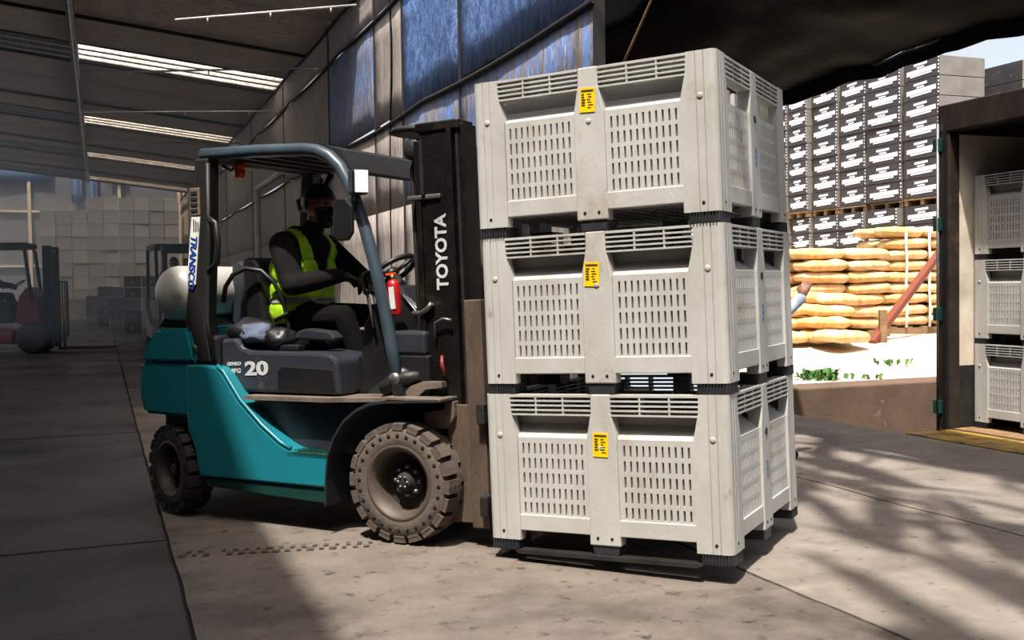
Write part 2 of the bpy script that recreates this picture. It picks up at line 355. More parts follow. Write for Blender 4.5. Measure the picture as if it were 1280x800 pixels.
for i in range(len(cuts)-1):
    a, b_ = cuts[i], cuts[i+1]
    if (a, b_) in strips:
        for (x0, x1, mt) in ((-.27, TW-.03, M['skylight']), (-6.2, -.33, M['skylight_dark'])):
            for k in range(3):
                w_ = (b_-a)/3
                def fn(u, v, k=k):
                    t = x0+(x1-x0)*u; return (t, a+w_*k+.03+(w_-.06)*v, rz_(t)+.02*math.sin(PI*v))
                mb = MB(); mb.sheet(fn, 8, 4); o = mb.build('skylight_panel', mt, ceil); solidify(o, .004)
        for k in range(4):
            s_ = a+(b_-a)*k/3; mb = MB(); mb.add([(-6.2, s_-.02, rz_(-6.2)-.02), (TW, s_-.02, rz_(TW)-.02), (TW, s_+.02, rz_(TW)-.02), (-6.2, s_+.02, rz_(-6.2)-.02), (-6.2, s_-.02, rz_(-6.2)+.03), (TW, s_-.02, rz_(TW)+.03), (TW, s_+.02, rz_(TW)+.03), (-6.2, s_+.02, rz_(-6.2)+.03)], [(0, 1, 2, 3), (7, 6, 5, 4), (0, 4, 5, 1), (2, 6, 7, 3), (1, 5, 6, 2), (0, 3, 7, 4)])
            mb.build('roof_batten', M['seam'], ceil)
    else:
        roofsheet('net_sheet', -.3, TW, a, b_, M['net_ceiling'], parent=ceil); roofsheet('net_sheet', -6.2, -.3, a, b_, M['net_ceiling'], parent=ceil)
mb = MB(); mb.box(-12, -6.2, 13.2, 16, 6.0, 6.1); mb.build('net_sheet', M['net_ceiling'], ceil)
mb = MB(); mb.box(-12, -.70, -9, 13.2, 5.5, 5.6); mb.build('roof_sheet', M['metal_roof'], ceil)
mb = MB(); mb.box(-.70, 7.5, -9, -1.0, 5.5, 5.6); mb.build('roof_sheet', M['metal_roof'], ceil)  # added unseen roof behind the camera, blocks the sky
mb = MB(); mb.box(-.36, -.24, 13.2, 41.1, rz_(-.3)-.16, rz_(-.3)-.02); mb.build('roof_beam', M['steel'], ceil)
for s in cuts[::2]:
    mb = MB(); mb.tube([(TW-.05, s, rz_(TW)-.05), (-6.2, s, rz_(-6.2)-.05)], .03, 6); mb.build('roof_purlin', M['seam'], ceil)

# walls closing the shed
mb = MB(); mb.box(-12.2, -12, -9, 15, 0, 6.2); struct('wall_left', mb, M['wall_back'], SM)
mb = MB(); mb.box(-12, 7.5, -9.2, -9, -1.2, 6.2); struct('wall_front', mb, M['wall_back'], SM)  # unseen; widened across the dock to block sky behind the camera
wb = empty('wall_back'); wb['kind'] = 'structure'; wb.matrix_world = SM
mb = MB(); mb.box(-12, 3.2, 45, 45.2, 0, 7); mb.build('back_net', M['wall_back'], wb)
for t in (-7, -5, -2.45, .8, 3.05):
    mb = MB(); mb.box(t-.06, t+.06, 44.85, 45, .3, 6.5); mb.build('wall_post', M['white_pipe'], wb)
for z in (2.35, 4.45, 6.2):
    mb = MB(); mb.box(-12, 3.1, 44.88, 44.98, z-.04, z+.04); mb.build('wall_rail', M['white_pipe'], wb)
for (t0, t1, z0, z1) in ((-6.5, -1.65, 5.6, 6.9), (-.95, -.55, 4.8, 6.3), (-.35, .0, 4.5, 6.3), (.4, 1.1, 5.6, 6.3)):
    mb = MB(); mb.sheet(lambda u, v: (t0+(t1-t0)*u, 44.8+.05*math.sin(u*9), z0+(z1-z0)*v), 8, 4); o = mb.build('blue_tarpaulin', M['tarp_blue'], wb); solidify(o, .01)

# ------------------------------------------------------------------ black tarp canopy over the dock, hanging curtain
def canopy(u, v):
    s = 2.5+8.7*v; t = 4.6+1.4*u
    z = 3.7-.6*u**1.0 + .10*math.sin(PI*u)*-1 + .06*mnoise.noise(Vector((s*.9, u*3, 1)))+.04*mnoise.noise(Vector((s*2.6, u*5, 4)))
    z += .05*(1-abs(2*((v*3) % 1)-1))*u
    return (t, s, z)
mb = MB(); mb.sheet(canopy, 24, 60); 
can = mb.build('tarp_canopy', M['black_tarp']); can.matrix_world = SM; solidify(can, .01)
tag(can, 'black plastic tarp canopy sagging over the loading dock above the trailer', 'tarp')
def hem(u, v):
    s = 2.5+8.7*u; z0 = canopy(1, u)[2]
    return (6.0+.02*math.sin(s*3)+.03*v, s, z0-(.0+.12*v)*(1+.35*mnoise.noise(Vector((s*.8, 0, 7)))))
mb = MB(); mb.sheet(hem, 60, 5); o = mb.build('hem', M['black_tarp'], can); solidify(o, .01)
def valance(u, v):
    s = 2.5+8.7*u; q = canopy(0, u)
    return (q[0]+.06*math.sin(s*2.2)*v+.05*mnoise.noise(Vector((s*1.7, v*2, 2))), s, q[2]-.02+1.0*v)
mb = MB(); mb.sheet(valance, 60, 6); o = mb.build('inner_valance', M['black_tarp'], can); solidify(o, .01)
def curtain(u, v):
    t = 3.1+3.9*u; z = .4+5.9*v
    return (t, 11.75+.16*math.sin(t*6.2+1.2*math.sin(z))+.08*math.sin(t*15+z)+.1*mnoise.noise(Vector((t*2, z, 0))), z)
mb = MB(); mb.sheet(curtain, 70, 16); cur = mb.build('tarp_curtain', M['black_tarp']); cur.matrix_world = SM; solidify(cur, .01)
tag(cur, 'black plastic curtain hanging in folds beside the blue tarpaulin wall', 'curtain')
for i, (a, b_, lb) in enumerate((((6.7, 3.25, 3.1), (6.2, 3.3, 4.8), 'tan rope hanging in front of the black curtain near the blue wall'), ((8.6, 4.35, 3.15), (7.5, 4.6, 4.6), 'tan rope slanting up under the black canopy above the top bin'))):
    mb = MB(); p0 = P(*a); p1 = P(*b_); mb.tube([p0.lerp(p1, k/6)+Vector((0, 0, -.03*math.sin(PI*k/6))) for k in range(7)], .011, 6)
    tag(mb.build('rope', M['wood']), lb, 'rope')
# torn net strips added above the dock, out of view, to dapple the floor
mb = MB(); rnd = random.Random(3)
for k in range(210):
    t = rnd.uniform(1.0, 4.1); s = rnd.uniform(-.2, 5.4); z = rnd.uniform(5.6, 6.4); L_ = rnd.uniform(.35, 1.1); wd = rnd.uniform(.03, .12); a = rnd.gauss(1.35, .4)
    if (t < 2.3 and s > 1.2 and rnd.random() < .93) or (s > 2.2 and rnd.random() < .6): continue
    dx, dy = math.cos(a), math.sin(a); px, py = -dy, dx
    q = [(-L_, 0), (-L_*.4, wd), (L_*.3, wd*.8), (L_, 0), (L_*.4, -wd*.9), (-L_*.3, -wd)]
    vsx = [(t+dx*u+px*v, s+dy*u+py*v, z+.05*math.sin(u*5)) for u, v in q]
    mb.add(vsx+[(x, y, zz-.01) for x, y, zz in vsx], [list(range(6)), list(range(6, 12))[::-1]]+[(i, i+6, (i+1) % 6+6, (i+1) % 6) for i in range(6)])
strips_mb = mb; mb = MB()
for s in (-.4, 1.6, 3.6, 5.6): mb.tube([(-.4, s, 6.0), (6.2, s, 6.0)], .012, 5)
for (s, t) in ((-.4, 6.2), (3.6, 6.2)): mb.tube([(t, s, -1.1), (t, s, 6.05)], .05, 8)
wf = empty('dapple_frame'); wf.matrix_world = SM; tag(wf, 'unseen steel posts and wires added to hold net strips that dapple the dock floor', 'frame')
mb.build('post_and_wire', M['steel'], wf); strips_mb.build('dapple_strips', M['black_tarp'], wf, kind='stuff')

# ------------------------------------------------------------------ misting pipes and hose under the roof
for i, (s, t0, z0, z1) in enumerate(((15.7, -.1, 4.3, 4.56), (19.55, -.2, 4.36, 4.53), (13.2, .9, 4.5, 4.85), (24.5, -.2, 4.5, 4.6))):
    mb = MB(); mb.tube([P(s, t0, z0), P(s, TW-.05, z1)], .014, 6); root = mb.build('mist_pipe', M['white_pipe'])
    tag(root, 'thin white misting pipe under the net ceiling ' + ('before the first skylight', 'right under the first skylight', 'ahead of all other pipes', 'before the second skylight')[i], 'pipe', 'misting pipes under the ceiling')
    for k in range(3):
        p = P(s, t0+(TW-t0)*(k+.5)/3, z0+(z1-z0)*(k+.5)/3); mb = MB(); mb.tube([p, p-Vector((0, 0, .06))], .012, 6); mb.build('nozzle', M['white_pipe'], root)
mb = MB(); mb.tube([P(s, -.27, 4.95+.004*s+.03*math.sin(s)) for s in [10.8+i*.6 for i in range(26)]]+[P(26.2, -.25, 4.8), P(26.2, -.22, 4.35)], .03, 8)
tag(mb.build('supply_hose', M['white_pipe']), 'long pale supply hose hanging along the ceiling beam', 'hose')

#@@PART2
# ------------------------------------------------------------------ plastic harvest bins
def make_bin_meshes():
    m = {}
    # slotted panel for the +x half of the face at y=-.6 (x .07 .. .455)
    xs = [.068]; ns = 11
    for k in range(ns):
        c = .105+.0305*k; xs += [c-.0048, c+.0048]
    xs.append(.458)
    zs = [.17]
    for k in range(5):
        c = .204+.0705*k; zs += [c-.026, c+.026]
    zs.append(.54)
    mb = MB(); yo, yi = -.586, -.532
    for j in range(len(zs)-1):
        for i in range(len(xs)-1):
            x0, x1, z0, z1 = xs[i], xs[i+1], zs[j], zs[j+1]
            if i % 2 and j % 2:
                mb.add([(x0, yo, z0), (x1, yo, z0), (x1, yo, z1), (x0, yo, z1), (x0, yi, z0), (x1, yi, z0), (x1, yi, z1), (x0, yi, z1)], [(0, 4, 5, 1), (1, 5, 6, 2), (2, 6, 7, 3), (3, 7, 4, 0)])
            else:
                mb.add([(x0, yo, z0), (x1, yo, z0), (x1, yo, z1), (x0, yo, z1)], [(0, 1, 2, 3)]); mb.add([(x0, yi, z0), (x1, yi, z0), (x1, yi, z1), (x0, yi, z1)], [(3, 2, 1, 0)])
    # ledge and recessed upper wall
    mb.prism([(-.586, .54), (-.495, .598), (-.495, .66), (-.475, .66), (-.475, .59), (-.532, .54)], .04, .492, axis='x')
    m['panel'] = mb.mesh('slotted_panel', M['bin'])
    mb = MB(); mb.box(.07, .45, -.594, -.56, .095, .172, b=.004); m['bottom_rail'] = mb.mesh('bottom_rail', M['bin'], True)
    mb = MB(); mb.box(.05, .47, -.598, -.535, .731, BH-.002)
    for x in (.19, .33): mb.box(x-.004, x+.004, -.597, -.537, .645, .732)
    m['grille'] = mb.mesh('vent_grille', M['bin'], True)
    mb = MB(); mb.box(.05, .47, -.598, -.535, 0, .008); m['rib'] = mb.mesh('rib', M['bin'], True)
    # middle post, narrow at the top
    mb = MB()
    mb.prism([(-.048, BH), (.048, BH), (.05, .66), (.075, .54), (.076, .05), (-.076, .05), (-.075, .54), (-.05, .66)], -.6, -.53, axis='y', b=.006)
    m['mid_post'] = mb.mesh('mid_post', M['bin'], True)
    # corner post: rounded L with grooves
    mb = MB(); r = .03
    arc = [(.6-r+r*math.sin(a), -.6+r-r*math.cos(a)) for a in [i*PI/16 for i in range(9)]]
    def lsec(w_):
        return ([(.6-w_, -.6), (.545, -.6), (.541, -.594), (.537, -.6), (.51, -.6), (.506, -.594), (.502, -.6)] if False else [(.6-w_, -.6), (.505, -.6), (.508, -.594), (.511, -.6), (.541, -.6), (.544, -.594), (.547, -.6)]) + arc + [(.6, -.547), (.594, -.544), (.6, -.541), (.6, -.511), (.594, -.508), (.6, -.505), (.6, -.6+w_), (.55, -.6+w_), (.55, -.55), (.6-w_, -.55)]
    secs = [(.05, .165), (.54, .165), (.66, .138), (BH, .134)]
    k = len(lsec(.15)); vs2 = []; fs2 = []
    for z, w_ in secs: vs2 += [(x, y, z) for x, y in lsec(w_)]
    for a in range(len(secs)-1):
        for i in range(k): fs2.append((a*k+i, a*k+(i+1) % k, (a+1)*k+(i+1) % k, (a+1)*k+i))
    fs2 += [list(range(k))[::-1], [(len(secs)-1)*k+i for i in range(k)]]
    mb.add(vs2, fs2); m['corner_post'] = mb.mesh('corner_post', M['bin'], True)
    # feet
    mb = MB(); mb.box(.452, .592, -.592, -.452, 0, .05, b=.006)
    for i in range(9):
        mb.box(.458+i*.0145, .463+i*.0145, -.599, -.59, .0, .05); mb.box(.59, .599, -.583+i*.0145, -.578+i*.0145, 0, .05)
    m['foot'] = mb.mesh('foot', M['bin_foot'], True)
    mb = MB(); mb.prism([(-.07, .05), (.07, .05), (.058, 0), (-.058, 0)], -.592, -.46, axis='y', b=.004); m['mid_foot'] = mb.mesh('mid_foot', M['bin_foot'], True)
    # deck with underside ribs
    mb = MB(); mb.box(-.575, .575, -.575, .575, .125, .14)
    for i in range(15):
        x = -.56+i*.08; mb.box(x-.004, x+.004, -.57, .57, .1, .125); mb.box(-.57, .57, x-.004, x+.004, .1, .125)
    m['deck'] = mb.mesh('deck', M['bin'], True)
    # plugs and screw holes on a face
    mb = MB()
    for (x, z, r_) in ((-.525, .09, .007), (.525, .09, .007), (-.035, .085, .007), (.035, .085, .007)):
        mb.lathe([(0, -.6025), (r_, -.6025), (r_, -.59)], 10, c=(x, 0, z))
    m['screw'] = mb.mesh('screw_hole', M['hole'], True)
    mb = MB()
    for (x, z, r_) in ((-.525, .55, .013), (.525, .55, .013), (0, .5, .012)):
        mb.lathe([(0, -.604), (r_*.7, -.605), (r_, -.603), (r_, -.59)], 14, c=(x, 0, z))
    m['plug'] = mb.mesh('plug', M['bin'], True)
    mb = MB(); mb.lathe([(0, -.604), (.017, -.604), (.02, -.6), (.02, -.59)], 12, c=(0, 0, .515)); m['port'] = mb.mesh('port_plug', M['black'], True)
    return m
BM = make_bin_meshes()
def flip_x(me):
    c = me.copy(); c.transform(Matrix.Scale(-1, 4, (1, 0, 0))); c.flip_normals(); return c
for k in ('panel', 'bottom_rail', 'grille', 'rib'): BM[k+'_l'] = flip_x(BM[k])
def make_bin(loc, rot, label, sticker=True, skid=False, seed=0):
    root = empty('harvest_bin', loc, rot); tag(root, label, 'bin', 'stacked plastic harvest bins')
    r = random.Random(seed)
    for k in range(4):
        e = (0, 0, k*PI/2)
        for sfx in ('', '_l'):
            link('slotted_panel', BM['panel'+sfx], root, rot=e); link('bottom_rail', BM['bottom_rail'+sfx], root, rot=e)
            g = link('vent_grille', BM['grille'+sfx], root, rot=e)
            for i in range(4): link('rib', BM['rib'+sfx], g, loc=(0, 0, .645+.0215*i))
        link('mid_post', BM['mid_post'], root, rot=e); link('corner_post', BM['corner_post'], root, rot=e)
        link('foot', BM['foot'], root, rot=e, label='black ribbed corner foot'); link('mid_foot', BM['mid_foot'], root, rot=e, label='black middle foot')
        link('screw_hole', BM['screw'], root, rot=e, kind='stuff')
        link('plug', BM['plug'] if k % 2 == 0 else BM['port'], root, rot=e, kind='stuff' if k % 2 == 0 else None)
    link('deck', BM['deck'], root)
    if sticker:
        x = -.012+r.uniform(-.012, .012); z0 = .505+.1*{0: .1, 1: .45, 2: .9}.get(seed, .3); a = r.uniform(-.05, .05)
        mb = MB(); mb.box(-.037, .037, -.6035, -.6005, -.055, .055); st = mb.build('sticker', M['sticker'], root, loc=(x, 0, z0), rot=(0, a, 0), label='yellow printed sticker')
        mb = MB(); mb.box(-.03, .03, -.605, -.6035, .038, .046)
        for i in range(5): mb.box(-.028, -.028+r.uniform(.012, .02), -.605, -.6035, .022-.012*i, .029-.012*i)
        for i in range(6):
            u = r.uniform(-.002, .006); mb.box(u, u+r.uniform(.01, .024), -.605, -.6035, .024-.012*i, .028-.012*i)
        mb.build('print', M['ink'], st, kind='stuff')
    if sticker:
        mb = MB()
        for i in range(3): mb.box(.6002, .6022, -.012+r.uniform(-.006, 0), .01+r.uniform(0, .006), .3+.03*i, .318+.03*i)
        mb.build('stencil', M['blue_ink'], root, label='small blue stencilled mark')
    if skid:
        for y in (-.585, 0, .585):
            mb = MB(); mb.prism([(-.46, 0), (-.44, -.012), (.44, -.012), (.46, 0), (.44, .006), (-.44, .006)], y-.03, y+.03, axis='y'); mb.build('skid', M['dark_steel'], root, label='dark steel skid under the bin')
    return root
LR = (0, -TAU, -YAW); LM = Matrix.Rotation(-YAW, 4, 'Z') @ Matrix.Rotation(-TAU, 4, 'Y')
for i, lb in enumerate(('grey-white slotted plastic bin at the bottom of the stack on the forks', 'grey-white slotted plastic bin in the middle of the stack on the forks', 'stained grey-white slotted plastic bin on top of the stack on the forks')):
    make_bin(LB + LM @ Vector(((-.002, .003, -.001)[i], (0, .004, -.003)[i], BH*i)), LR, lb, True, i == 0, i)

# ------------------------------------------------------------------ forklift
FR = empty('forklift', FO, (0, 0, -YAW)); tag(FR, 'teal and black forklift carrying the stack of grey-white bins', 'forklift')
def part(name, mb, mt, parent=FR, **kw): return mb.build(name, M[mt], parent, **kw)
# counterweight: lower and upper casting
def cw(poly, name):
    bm = bmesh.new(); ny = 12
    ys = [-.545+1.09*i/ny for i in range(ny+1)]; rows = []
    for y in ys:
        rows.append([bm.verts.new((x + (.16*(max(0, abs(y)-.28)/.265)**2 if x < -2.1 else 0), y, z)) for x, z in poly])
    for a, b_ in zip(rows, rows[1:]):
        for i in range(len(poly)): bm.faces.new((a[i], a[(i+1) % len(poly)], b_[(i+1) % len(poly)], b_[i]))
    bm.faces.new(rows[0][::-1]); bm.faces.new(rows[-1]); bmesh.ops.recalc_face_normals(bm, faces=bm.faces[:])
    bmesh.ops.bevel(bm, geom=[e for e in bm.edges if len(e.link_faces) == 2 and e.calc_face_angle(0) > .6], offset=.018, segments=2, affect='EDGES', clamp_overlap=True)
    mb = MB(); mb.bm(bm); return part(name, mb, 'teal')
cw([(-2.50, .59), (-2.53, .70), (-2.52, .888), (-1.86, .888), (-1.86, .56), (-2.0, .575), (-2.2, .585)], 'counterweight')
cw([(-2.515, .896), (-2.47, 1.0), (-2.37, 1.085), (-1.99, 1.095), (-1.95, .97), (-1.93, .896)], 'counterweight_cap')
part('counterweight_recess', MB().box(-1.99, -1.80, -.50, .50, .56, 1.05, b=.02), 'black')
text_mesh('584', .075, M['black'], FR, (1, 0, 0), (0, 0, 1), (-2.19, -.5185, .985), bold=.002)
text_mesh('584', .0, M['black'], FR, (1, 0, 0), (0, 0, 1), (-2.19, 0, .985)) if False else None
mb = MB(); mb.lathe([(0, -.53), (.03, -.53), (.034, -.51), (.034, -.49)], 16, c=(-1.965, 0, .97)); mb.box(-1.975, -1.955, -.535, -.52, .90, .945); part('lifting_eye', mb, 'green_trim')
# side frames
prof = [(-1.84, .885), (-1.76, .875), (-1.72, .845), (-1.60, .69), (-1.45, .56), (-1.317, .47), (-1.25, .442), (-1.18, .43), (-.985, .43), (-.985, .25), (-1.84, .25), (-1.905, .25), (-1.935, .40), (-1.99, .52), (-1.99, .885)]
low_p = [(-1.905, .246), (-.985, .246), (-.995, .165), (-1.4, .175), (-1.86, .195)]
for sgn in (-1, 1):
    a, b_ = (-.56, -.42) if sgn < 0 else (.42, .56)
    part('side_frame', MB().prism(prof, a, b_, b=.012), 'teal')
    part('lower_sill', MB().prism(low_p, a+.015*(sgn < 0), b_-.015*(sgn > 0), b=.006), 'green_trim')  # shadow low on the body put into the sill's dark green
    # bright edge strip along the sweep
    pts = [(-1.755, sgn*.553, .886), (-1.71, sgn*.553, .853), (-1.59, sgn*.553, .698), (-1.44, sgn*.553, .567), (-1.31, sgn*.553, .478), (-1.24, sgn*.553, .448)]
    part('edge_trim', MB().tube(pts, .012, 6), 'teal')
    st = part('step', MB().box(-1.27, -.99, min(sgn*.56, sgn*.38), max(sgn*.56, sgn*.38), .40, .434, b=.006), 'green_trim')
    mb = MB()
    for i in range(7):
        for j in range(4): mb.box(-1.235+i*.035, -1.215+i*.035, min(sgn*(.545-.035*j), sgn*(.53-.035*j)), max(sgn*(.545-.035*j), sgn*(.53-.035*j)), .434, .44)
    part('tread_studs', mb, 'green_trim', st, kind='stuff')
part('chassis', MB().box(-2.1, -.35, -.40, .40, .22, .60, b=.02), 'black')
part('step_riser', MB().box(-1.66, -.62, -.44, .44, .42, .70, b=.015), 'hood')
part('floor_plate', MB().prism([(-1.58, .70), (-1.02, .705), (-.60, .725), (-.60, .745), (-1.02, .728), (-1.58, .722)], -.54, .54), 'floorplate')
# engine hood with raised rear and seat deck
hp = [(-1.84, .73), (-1.85, 1.0), (-1.82, 1.03), (-1.70, 1.035), (-1.66, .985), (-1.60, .965), (-1.10, .965), (-1.03, .955), (-.99, .92), (-.97, .735)]
part('engine_hood', MB().prism(hp, -.46, .46, b=.02), 'hood')
part('hood_recess', MB().prism([(-1.40, .75), (-1.395, .86), (-1.36, .885), (-1.02, .875), (-1.0, .75)], -.466, -.455, b=.004), 'black')
text_mesh('20', .105, M['silver_text'], FR, (1, 0, .04), (-.04, 0, 1), (-1.55, -.4625, .865), sx=1.6, bold=.004)
text_mesh('GENEO', .026, M['silver_text'], FR, (1, 0, .04), (-.04, 0, 1), (-1.715, -.4625, .890), sx=1.2, bold=.001)
text_mesh('8FG', .034, M['silver_text'], FR, (1, 0, .04), (-.04, 0, 1), (-1.70, -.4625, .850), sx=1.2, bold=.001)
# front fenders
for sgn in (-1, 1):
    path = [(-.985, .16), (-.98, .30), (-.965, .43), (-.92, .53), (-.86, .61), (-.78, .67), (-.70, .705), (-.60, .72), (-.27, .738)]
    a, b_ = (-.585, -.33) if sgn < 0 else (.33, .585)
    th = .014; up_ = [(x+(-.01 if z < .55 else -.003), z+(.004 if z < .55 else th)) for x, z in path]
    part('front_fender', MB().prism(path+up_[::-1], a, b_), 'hood')
    part('fender_plate', MB().box(-.62, -.27, min(sgn*.585, sgn*.30), max(sgn*.585, sgn*.30), .742, .752), 'floorplate')
    part('fender_gusset', MB().prism([(-.60, .755), (-.60, .90), (-.80, .755)], sgn*.45-.006, sgn*.45+.006), 'hood')
    part('fender_liner', MB().box(-.98, -.25, min(sgn*.31, sgn*.33), max(sgn*.31, sgn*.33), .2, .73), 'black')
# cowl, dash, floor console
part('front_cowl', MB().prism([(-.98, .73), (-.93, 1.12), (-.80, 1.30), (-.70, 1.33), (-.60, 1.22), (-.50, 1.10), (-.47, .75)], -.30, .44, b=.02), 'black')
part('cowl_cover', MB().box(-.68, -.44, -.44, -.29, .96, 1.085, b=.018), 'hood')
part('cowl_base', MB().box(-.68, -.42, -.44, .44, .74, .96, b=.01), 'black')
for i in range(3): part('control_cable', MB().tube([(-.66+.02*i, -.305, 1.27-.01*i), (-.58+.02*i, -.315, 1.19), (-.52+.012*i, -.315, 1.10)], .007, 6), 'steel')
# overhead guard
def curve_pts(y): return [(-1.90, y, 2.085), (-1.5, y, 2.078), (-1.16, y, 2.062), (-1.08, y, 2.05), (-1.0, y, 2.015), (-.93, y, 1.955), (-.88, y, 1.875), (-.83, y, 1.765), (-.775, y, 1.62), (-.72, y, 1.44), (-.665, y, 1.22), (-.62, y, 1.0), (-.575, y, .75)]
gd = part('overhead_guard', MB().tube(curve_pts(-.48), [.036]*5+[.034]*8, 12), 'guard', label='blue grey tubular overhead guard rail')
part('overhead_guard', MB().tube(curve_pts(.48), .035, 12), 'guard')
for sgn in (-1, 1):
    y0, y1 = sgn*.52, sgn*.42
    part('rear_pillar', MB().prism([(-1.93, 2.06), (-1.83, 2.06), (-1.845, 1.6), (-1.875, 1.14), (-1.83, .90), (-1.95, .90), (-2.035, 1.14), (-1.955, 1.6)], min(y0, y1), max(y0, y1), b=.012), 'gloss_black')
    part('pillar_strip', MB().tube([(-1.83, y0*.99, 2.03), (-1.835, y0*.99, 1.6), (-1.86, y0*.99, 1.14), (-1.82, y0*.99, .92)], .014, 6), 'gloss_black')
part('guard_header', MB().prism([(-.90, 1.925), (-.88, 1.94), (-.96, 2.055), (-1.06, 2.085), (-1.12, 2.085), (-1.12, 2.06), (-1.03, 2.03)], -.44, .44), 'gloss_black')
part('rear_crossbar', MB().tube([(-1.88, -.48, 2.07), (-1.88, .48, 2.07)], .034, 10), 'guard')
for k in range(5): part('roof_bar', MB().box(-1.76+.135*k, -1.73+.135*k, -.47, .47, 2.045, 2.085), 'gloss_black')
part('roof_panel', MB().box(-1.86, -1.10, -.445, .445, 2.088, 2.096), 'gloss_black')
part('grab_handle', MB().tube([(-1.835, -.515, 1.72), (-1.775, -.52, 1.69), (-1.76, -.52, 1.58), (-1.775, -.52, 1.46), (-1.84, -.515, 1.42)], .018, 8), 'black')
vt = part('pillar_vent', MB().box(-1.962, -1.885, -.53, -.519, 1.735, 1.895, b=.012), 'floorplate')
mb = MB(); [mb.box(-1.95, -1.90, -.534, -.529, 1.757+.033*i, 1.775+.033*i) for i in range(4)]; part('vent_slot', mb, 'hole', vt)
SL = .12   # forward lean of the pillar
rt = Vector((-SL*1.0, 0, -1)).normalized(); upv = Vector((1, 0, -SL)).normalized()
pl = part('pillar_label', MB().prism([(-2.0, 1.345), (-1.932, 1.345), (-1.886, 1.73), (-1.952, 1.73)], -.527, -.5215), 'white', label='white pillar sticker with blue lettering')
text_mesh('TRANSCO', .066, M['navy_text'], pl, rt, upv, (-1.952, -.528, 1.475), sx=1.0, shear=.2, bold=.0022)
text_mesh('584-12008', .019, M['ink'], pl, rt, upv, (-1.935, -.528, 1.415), sx=1) if False else None
mb = MB()
for i in range(3): mb.box(-1.938+.016*i, -1.930+.016*i, -.5285, -.5265, 1.645, 1.715-.008*i)
part('small_print', mb, 'ink', pl)
# lamps, beacon, mirrors
bc = part('beacon', MB().lathe([(0, 1.955), (.026, 1.957), (.034, 1.97), (.034, 2.0), (.028, 2.005), (.034, 2.01), (.034, 2.04), (0, 2.045)], 14, axis='z', c=(-1.76, -.33, 0)), 'orange', label='orange warning beacon under the guard')
part('beacon_bracket', MB().tube([(-1.83, -.4, 2.03), (-1.80, -.36, 2.0), (-1.77, -.34, 2.04)], .01, 6), 'black')
LMX = Matrix.Translation((-.752, -.55, 1.86)) @ Matrix.Rotation(-.6, 4, 'Z')
wl = part('work_light', MB().box(-.07, .02, -.045, .045, -.065, .065, m=LMX, b=.014), 'black')
part('lamp_lens', MB().box(.02, .028, -.036, .036, -.058, .058, m=LMX, b=.003), 'lens', wl, label='bright lamp lens')
part('lamp_bracket', MB().tube([(-.85, -.49, 1.80), (-.80, -.515, 1.76), (-.79, -.515, 1.80)], .012, 6), 'black')
part('side_mirror', MB().prism([(-.93, 1.58), (-.92, 1.76), (-.90, 1.78), (-.84, 1.78), (-.80, 1.74), (-.80, 1.60), (-.83, 1.56), (-.90, 1.56)], -.56, -.535, b=.008), 'black')
part('rear_lamp', MB().prism([(-1.86, 1.80), (-1.88, 1.88), (-1.78, 1.91), (-1.76, 1.80)], .30, .44, b=.012), 'black')
part('lamp_arm', MB().tube([(-1.78, .37, 1.86), (-1.72, .37, 1.90), (-1.66, .40, 2.04)], .022, 6), 'black')
# seat, armrest, levers, steering
sc = part('seat_cushion', MB().box(-1.70, -1.22, -.25, .25, .965, 1.06, b=.035), 'seat')
part('seat_back', MB().prism([(-1.80, 1.06), (-1.84, 1.46), (-1.82, 1.50), (-1.74, 1.50), (-1.71, 1.46), (-1.66, 1.10)], -.25, .25, b=.03), 'seat')
part('seat_base', MB().box(-1.66, -1.25, -.22, .22, .95, 1.0, b=.01), 'black')
part('armrest', MB().prism([(-1.36, 1.03), (-1.34, 1.075), (-1.28, 1.09), (-1.12, 1.075), (-1.08, 1.04), (-1.09, 1.02)], -.36, -.27, b=.012), 'hood')
part('floor_tray', MB().box(-1.48, -1.30, -.40, -.28, .965, 1.0, b=.01), 'black')
part('steering_column', MB().tube([(-.70, 0, 1.12), (-.93, 0, 1.385)], .03, 10), 'black')
SWM = Matrix.Translation((-.945, 0, 1.40)) @ Matrix.Rotation(-.62, 4, 'Y')
mb = MB(); mb.lathe([(.155+.016*math.cos(a), .016*math.sin(a)) for a in [2*PI*i/8 for i in range(9)]], 32, axis='z', m=SWM); sw = part('steering_wheel', mb, 'black')
mb = MB()
for a in (0.4, PI-.4, 1.5*PI): mb.tube([SWM @ Vector((0, 0, -.015)), SWM @ Vector((.15*math.cos(a), .15*math.sin(a), 0))], .012, 6)
mb.lathe([(0, .012), (.04, .01), (.045, -.02), (.03, -.03)], 14, axis='z', m=SWM); part('wheel_spokes', mb, 'black', sw)
mb = MB(); mb.tube([SWM @ Vector((-.1, .115, 0)), SWM @ Vector((-.1, .115, .05))], .012, 6); mb.ball(SWM @ Vector((-.1, .115, .06)), .02, 10); part('steering_knob', mb, 'black', sw)
for i in range(3):
    lv = part('control_lever', MB().tube([(-.83+.0*i, -.22-.06*i, 1.10), (-.87, -.22-.06*i, 1.28)], .009, 6), 'steel'); part('lever_knob', MB().ball((-.873, -.22-.06*i, 1.29), .02, 10), 'black', lv)
part('pedal', MB().box(-.88, -.80, -.2, -.1, .80, .815, m=Matrix.Translation((0, 0, 0)), b=.004), 'black')
